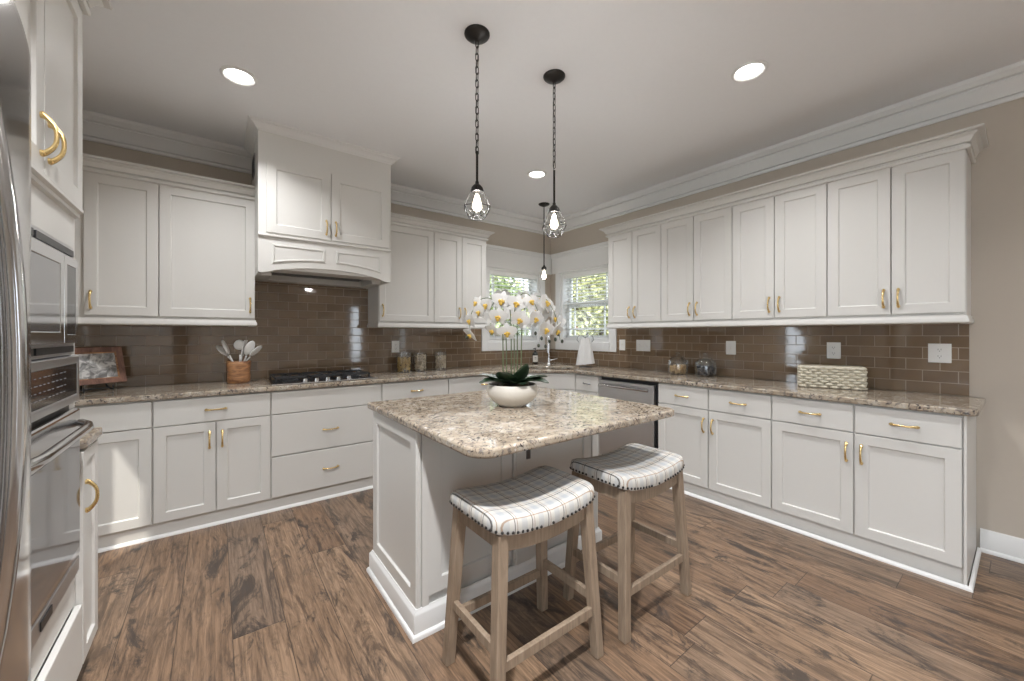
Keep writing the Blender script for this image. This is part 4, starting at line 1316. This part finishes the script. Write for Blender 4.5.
# framed picture on a small easel
PFM = Matrix.Translation((-4.270, -.245, H + .050)) @ Matrix.Rotation(R(37), 4, 'Z') @ Matrix.Rotation(R(-14), 4, 'X')
pf = thing('picture_frame', 'reddish wood picture frame with grey photograph on the left countertop', 'picture frame'); pf.matrix_world = PFM
fw_, fh_ = .165, .245
fm_ = MB(); 
for a, b_ in (((0, 0), (1, 0)),): pass
def framering(m, X, Z0, Z1, s, y0, y1):
    O = lambda y: [(-X, y, Z0), (X, y, Z0), (X, y, Z1), (-X, y, Z1)]
    I = lambda y: [(-X+s, y, Z0+s), (X-s, y, Z0+s), (X-s, y, Z1-s), (-X+s, y, Z1-s)]
    m.loft([O(y1), O(y0), I(y0 + .006), I(y1)], True, False, True)
framering(fm_, fw_, 0, fh_, .034, -.012, .012)
fm_.build('frame', M['frame'], pf, None, .002)
ff = MB(); framering(ff, fw_ - .033, .033, fh_ - .033, .006, -.006, .006); ff.build('inner_lip', M['crock'], pf)
MB().box(-fw_ + .034, fw_ - .034, .002, .006, .034, fh_ - .034).build('photograph', M['picture'], pf)
MB().box(-fw_ + .01, fw_ - .01, .0125, .016, .01, fh_ - .01).build('backing_board', M['black'], pf)
es = thing('table_easel', 'small black easel under the picture frame', 'easel', (-4.270, -.245, H), R(37))
e = MB()
for s in (-1, 1):
    e.tube([(s*.075, -.034, .0045), (s*.075, -.034, .014), (s*.075, .004, .018), (s*.075, .030, .030), (s*.045, .085, .235)], .0042, 6)
    e.tube([(s*.075, -.034, .012), (s*.075, -.030, .038)], .0042, 6)
e.tube([(-.075, .008, .020), (.075, .008, .020)], .004, 6)
e.build('front_frame', M['black'], es, 60)
MB().tube([(0, .088, .232), (0, .148, .0045)], .0042, 6).tube([(-.045, .085, .235), (.045, .085, .235)], .004, 6).build('back_leg', M['black'], es, 60)

# glass canisters with pasta
def canister(x, y, label, mat, r, h, fill, pl):
    t = thing('glass_canister', label, 'canister', (x, y, H), 0, 'pasta canisters by the cooktop')
    MB().lathe([(.001, .0008), (r, .0008), (r, h), (r - .003, h), (r - .003, .006), (.001, .006)], 28).build('jar', M['jar'], t, 50)
    MB().lathe([(r - .004, h - .004), (r + .001, h + .001), (r + .001, h + .008), (r*.3, h + .009), (.010, h + .012), (.010, h + .020), (.001, h + .022)], 24).build('lid', M['jar'], t, 50)
    p = MB(); random.seed(int(abs(x)*1000))
    for k in range(150):
        z = .012 + (fill - .02)*((k + random.random())/150)
        a = random.uniform(0, 2*PI); rr = (r - .016)*math.sqrt(random.random()) if k % 2 else (r - .014)
        c0 = Vector((rr*math.cos(a), rr*math.sin(a), z))
        d = Vector((random.uniform(-1, 1), random.uniform(-1, 1), random.uniform(-.7, .7))).normalized()
        d -= Vector((math.cos(a), math.sin(a), 0))*d.dot(Vector((math.cos(a), math.sin(a), 0)))*.9
        L = pl*random.uniform(.7, 1.1)
        p.tube([c0 - d*L*.5, c0 + Vector((0, 0, .004)), c0 + d*L*.5], .0058, 6)
    o = p.build('pasta', mat, t, 60); o['kind'] = 'stuff'
canister(-2.140, -.150, 'widest glass canister, filled with yellow pasta, nearest the cooktop', M['pasta'], .073, .190, .150, .034)
canister(-1.965, -.150, 'middle glass canister, filled with pale twisted pasta', M['pasta2'], .066, .185, .170, .042)
canister(-1.735, -.150, 'pale pasta canister farthest from the cooktop, nearest the window', M['pasta2'], .066, .185, .155, .030)

# two apothecary jars on the right counter
def jar(x, y, label, mat, fill, kind):
    t = thing('glass_jar', label, 'jar', (x, y, H), 0, 'lidded glass jars on the right wall counter')
    prof = [(.001, .0008), (.070, .0008), (.078, .006), (.086, .040), (.088, .090), (.080, .130), (.060, .152), (.052, .158)]
    inner = [(r - .003, z + (.004 if i < 2 else 0)) for i, (r, z) in enumerate(prof)][1:]
    MB().lathe(prof + list(reversed(inner)) + [(.001, .006)], 24).build('body', M['jar'], t, 50)
    ribs = MB()
    for k in range(16):
        a = 2*PI*k/16
        ribs.tube([((r + .0005)*math.cos(a), (r + .0005)*math.sin(a), z) for r, z in prof[2:6]], .0028, 5)
    ribs.build('ribs', M['jar'], t, 60)
    MB().lathe([(.046, .150), (.057, .160), (.058, .166), (.036, .176), (.014, .182), (.010, .186), (.017, .192), (.021, .200), (.017, .209), (.001, .213)], 20).build('lid', M['jar'], t, 50)
    p = MB(); random.seed(4)
    for k in range(120):
        z = .014 + (fill - .014)*((k + .5)/120)
        a = random.uniform(0, 2*PI); rr = .062*math.sqrt(random.random()) if k % 3 else .063
        c0 = (rr*math.cos(a), rr*math.sin(a), z)
        if kind == 'ring':
            ax = Matrix.Rotation(random.uniform(0, PI), 3, 'X') @ Matrix.Rotation(random.uniform(0, PI), 3, 'Y')
            p.tube([Vector(c0) + ax @ Vector((.011*math.cos(2*PI*i/8), .011*math.sin(2*PI*i/8), 0)) for i in range(8)], .005, 5, True)
        else:
            p.ball(c0, .011, 6, 4, random.uniform(.7, 1.2), random.uniform(.7, 1.2), random.uniform(.6, 1))
    o = p.build('cookies' if kind == 'ring' else 'candies', mat, t, 60); o['kind'] = 'stuff'
jar(-.150, -1.925, 'lidded glass jar of golden cookies near the dishwasher', M['cookie'], .080, 'ring')
jar(-.145, -2.185, 'lidded ribbed glass jar filled with dark sweets', M['darkbean'], .095, 'ball')

# woven basket
BKM = Matrix.Translation((-.172, -3.085, H)) @ Matrix.Rotation(-PI/2 + R(18), 4, 'Z')
bk = thing('woven_basket', 'cream woven rectangular basket on the right wall counter', 'basket'); bk.matrix_world = BKM
L_, D_, Hb = .172, .074, .150
wk = MB()
rows, t_ = 8, .0098
per = []
def rectpt(s):
    Lx, Ly = 2*L_, 2*D_
    s %= 2*(Lx + Ly)
    if s < Lx: return (-L_ + s, -D_, 0, -1)
    s -= Lx
    if s < Ly: return (L_, -D_ + s, 1, 0)
    s -= Ly
    if s < Lx: return (L_ - s, D_, 0, 1)
    s -= Lx
    return (-L_, D_ - s, -1, 0)
P_ = 4*(L_ + D_); nseg = 132
for r_ in range(rows):
    z = t_ + .0008 + r_*(Hb - 2*t_)/(rows - 1)
    pts = []
    for k in range(nseg):
        x, y, nx_, ny_ = rectpt(P_*k/nseg)
        o_ = .0095*math.sin(2*PI*k/nseg*17 + PI*(r_ % 2))
        pts.append((x + nx_*o_, y + ny_*o_, z))
    wk.tube(pts, t_, 7, True)
wk.build('weave', M['wicker'], bk, 60)
ri = MB().tube([(x, y, Hb - .003) for x, y, _, _ in [rectpt(P_*k/60) for k in range(60)]], .0085, 7, True).build('rim', M['wicker'], bk, 60)
MB().box(-L_ + .008, L_ - .008, -D_ + .008, D_ - .008, .001, .006).build('bottom', M['wicker'], bk)
MB().box(-L_ + .005, L_ - .005, -D_ + .005, -D_ + .009, .004, Hb - .01).box(-L_ + .005, L_ - .005, D_ - .009, D_ - .005, .004, Hb - .01).box(-L_ + .005, -L_ + .009, -D_ + .009, D_ - .009, .004, Hb - .01).box(L_ - .009, L_ - .005, -D_ + .009, D_ - .009, .004, Hb - .01).build('lining', M['wicker'], bk)

# faucet, soap bottle, towel stand
fa = thing('faucet', 'tall chrome gooseneck faucet behind the corner sink', 'faucet', (-.440, -.440, H), -PI/4)
MB().lathe([(.001, .0008), (.030, .0008), (.030, .006), (.024, .012), (.020, .05), (.019, .09), (.001, .09)], 20).build('base', M['chrome'], fa, 50)
gp = [(0, 0, .09), (0, 0, .30)]
for k in range(1, 11):
    a = PI*k/10
    gp.append((0, -.09 + .09*math.cos(a), .30 + .09*math.sin(a)))
gp.append((0, -.18, .235))
MB().tube(gp, .0135, 12).build('spout', M['chrome'], fa, 60)
MB().tube([(0, -.18, .24), (0, -.18, .16)], [.016, .018], 12).build('spray_head', M['chrome'], fa, 60)
MB().tube([(.018, 0, .065), (.045, 0, .070), (.105, -.02, .088)], [.012, .008, .006], 8).build('lever', M['chrome'], fa, 60)

sbt = thing('soap_bottle', 'dark soap bottle with white label and pump in the sink corner', 'bottle', (-.430, -.175, H), R(-35))
MB().lathe([(.001, .0008), (.034, .0008), (.036, .004), (.036, .130), (.030, .146), (.014, .154), (.013, .168), (.001, .168)], 22).build('bottle', M['soapbottle'], sbt, 50)
lb = MB(); lb.loft([[(.0366*math.cos(a), .0366*math.sin(a), z) for a in [R(-150 + 10*k) for k in range(13)]] for z in (.030, .112)], False, False)
lbo = lb.build('label', M['label'], sbt, 60); lbo['label'] = 'white paper label'
lm_ = MB()
for z, w in ((.088, 14), (.078, 22), (.064, 10)):
    lm_.loft([[(.0369*math.cos(a), .0369*math.sin(a), z + dz) for a in [R(-90 - w + w*k/4) for k in range(9)]] for dz in (0, .004)], False, False)
lm_.build('label_print', M['soapbottle'], lbo)
MB().tube([(0, 0, .168), (0, 0, .196)], .005, 8).tube([(.006, 0, .198), (-.008, -.010, .200), (-.030, -.034, .194)], [.009, .007, .004], 8).build('pump', M['black'], sbt, 60)

ts = thing('towel_stand', 'metal countertop stand holding a white towel by the window', 'towel stand', (-.262, -.862, H), R(-52))
MB().lathe([(.001, .0008), (.074, .0008), (.076, .006), (.060, .012), (.012, .016), (.001, .016)], 24).build('base', M['nickel'], ts, 50)
MB().tube([(0, 0, .014), (0, 0, .345)], .005, 8).build('post', M['nickel'], ts, 60)
lw_ = MB()
for s in (-1, 1):
    lw_.tube([(0, 0, .335), (s*.02, 0, .352), (s*.055, 0, .372), (s*.085, 0, .350), (s*.095, 0, .315), (s*.070, 0, .285)], .0036, 6)
lw_.build('hooks', M['nickel'], ts, 60)
tw = MB(); n = 40; rows = []
random.seed(2)
for k in range(12):
    t = k/11; z = .332 - .30*t
    half = .048 + .058*t**.8
    ring = []
    for i in range(n):
        a = 2*PI*i/n
        fold = 1 + .16*math.sin(a*7 + .6*math.sin(3*t))*min(1, .25 + t)
        ring.append((half*math.cos(a)*(1 + .05*math.sin(5*a)), .040*(.55 + .45*t)*math.sin(a)*fold, z + .012*math.cos(a)*t))
    rows.append(ring)
tw.loft(rows)
two = tw.build('hand_towel', M['cloth'], None, 70)
two.matrix_world = Matrix.Translation((-.262, -.862, H)) @ Matrix.Rotation(R(-52), 4, 'Z')
tag(two, 'white folded hand towel hanging on the stand by the window', 'towel')

# ------------------------------------------------------------------ outside: lawn, trees, shrubs
lw = MB().box(-30, 40, -30, 40, -.8, -.5)
lo = lw.build('lawn', M['lawn']); lo['kind'] = 'structure'
struct('patio', MB().box(-20, XL - WT - .01, -20, 3, -.5, -.06).box(XL - WT - .01, 8, -20, YF - WT - .01, -.5, -.06), M['patio'])  # unseen pale ground, added to bounce daylight up onto the ceiling
def tree(x, y, r, zc, n, mat, label, name='tree', sz=1.0, leaf=.11):
    t = thing(name, label, 'tree' if name == 'tree' else 'shrub', (x, y, -.5), 0, 'trees and shrubs outside the windows')
    if name == 'tree':
        tk = MB().tube([(0, 0, 0), (.05, .03, zc*.5), (0, .05, zc), (.05, 0, zc + r*.6)], [.16, .12, .09, .03], 8)
        for k in range(5):
            a = 2*PI*k/5 + x
            tk.tube([(.02, .03, zc*.6 + .1*k), (.5*r*math.cos(a), .5*r*math.sin(a), zc + .1*k), (.8*r*math.cos(a), .8*r*math.sin(a), zc + .3*r)], [.06, .04, .015], 6)
        tk.build('trunk', M['bark'], t, 60)
    else:
        tk = MB()
        for k in range(5):
            a = 2*PI*k/5
            tk.tube([(.05*math.cos(a), .05*math.sin(a), 0), (.12*math.cos(a), .12*math.sin(a), zc*.5), (.35*r*math.cos(a), .35*r*math.sin(a), zc)], [.025, .018, .008], 6)
        tk.build('stems', M['bark'], t, 60)
    m = MB(); rnd = random.Random(int(x*100 + y*10))
    cl = [(Vector((rnd.gauss(0, 1), rnd.gauss(0, 1), rnd.gauss(0, 1))).normalized()*rnd.uniform(.25, 1)*r*.72) for _ in range(16)]
    for k in range(n):
        c0 = rnd.choice(cl)
        p = c0 + Vector((rnd.gauss(0, 1), rnd.gauss(0, 1), rnd.gauss(0, 1)))*r*.20
        p.z = p.z*sz + zc
        a = Vector((rnd.gauss(0, 1), rnd.gauss(0, 1), rnd.gauss(0, 1))).normalized()
        b_ = a.orthogonal().normalized(); c1 = a.cross(b_)
        s = leaf*rnd.uniform(.6, 1.2)
        q0 = p - b_*s; q1 = p + c1*s*.45 + a*s*.08; q2 = p + b_*s; q3 = p - c1*s*.45 + a*s*.08
        m.add([q0, q1, q2, q3], [(0, 1, 2, 3)])
    m.build('foliage', mat, t)
tree(4.7, 3.5, 1.75, 2.2, 6500, M['fol_yellow'], 'yellow-green tree outside the window beside the towel stand', leaf=.12)
tree(9.2, 7.0, 2.7, 3.0, 6500, M['fol_green'], 'large green tree farther off outside the corner windows', leaf=.17)
tree(2.35, 1.95, .60, 1.25, 2200, M['fol_red'], 'orange autumn shrub outside the window beside the towel stand', 'shrub', 1.0, .065)
tree(2.2, .55, .60, 1.05, 2200, M['fol_green'], 'low green shrub outside the window beside the towel stand', 'shrub', .9, .065)
tree(3.9, 7.6, 2.1, 2.5, 6500, M['fol_green'], 'green tree outside the window behind the orchid', leaf=.13)
tree(9.4, 15.5, 2.9, 3.2, 6500, M['fol_yellow'], 'pale yellow-green tree farther off outside the window behind the orchid', leaf=.18)
tree(1.05, 2.75, .70, 1.05, 2200, M['fol_green'], 'low green shrub outside the window behind the orchid', 'shrub', .9, .065)
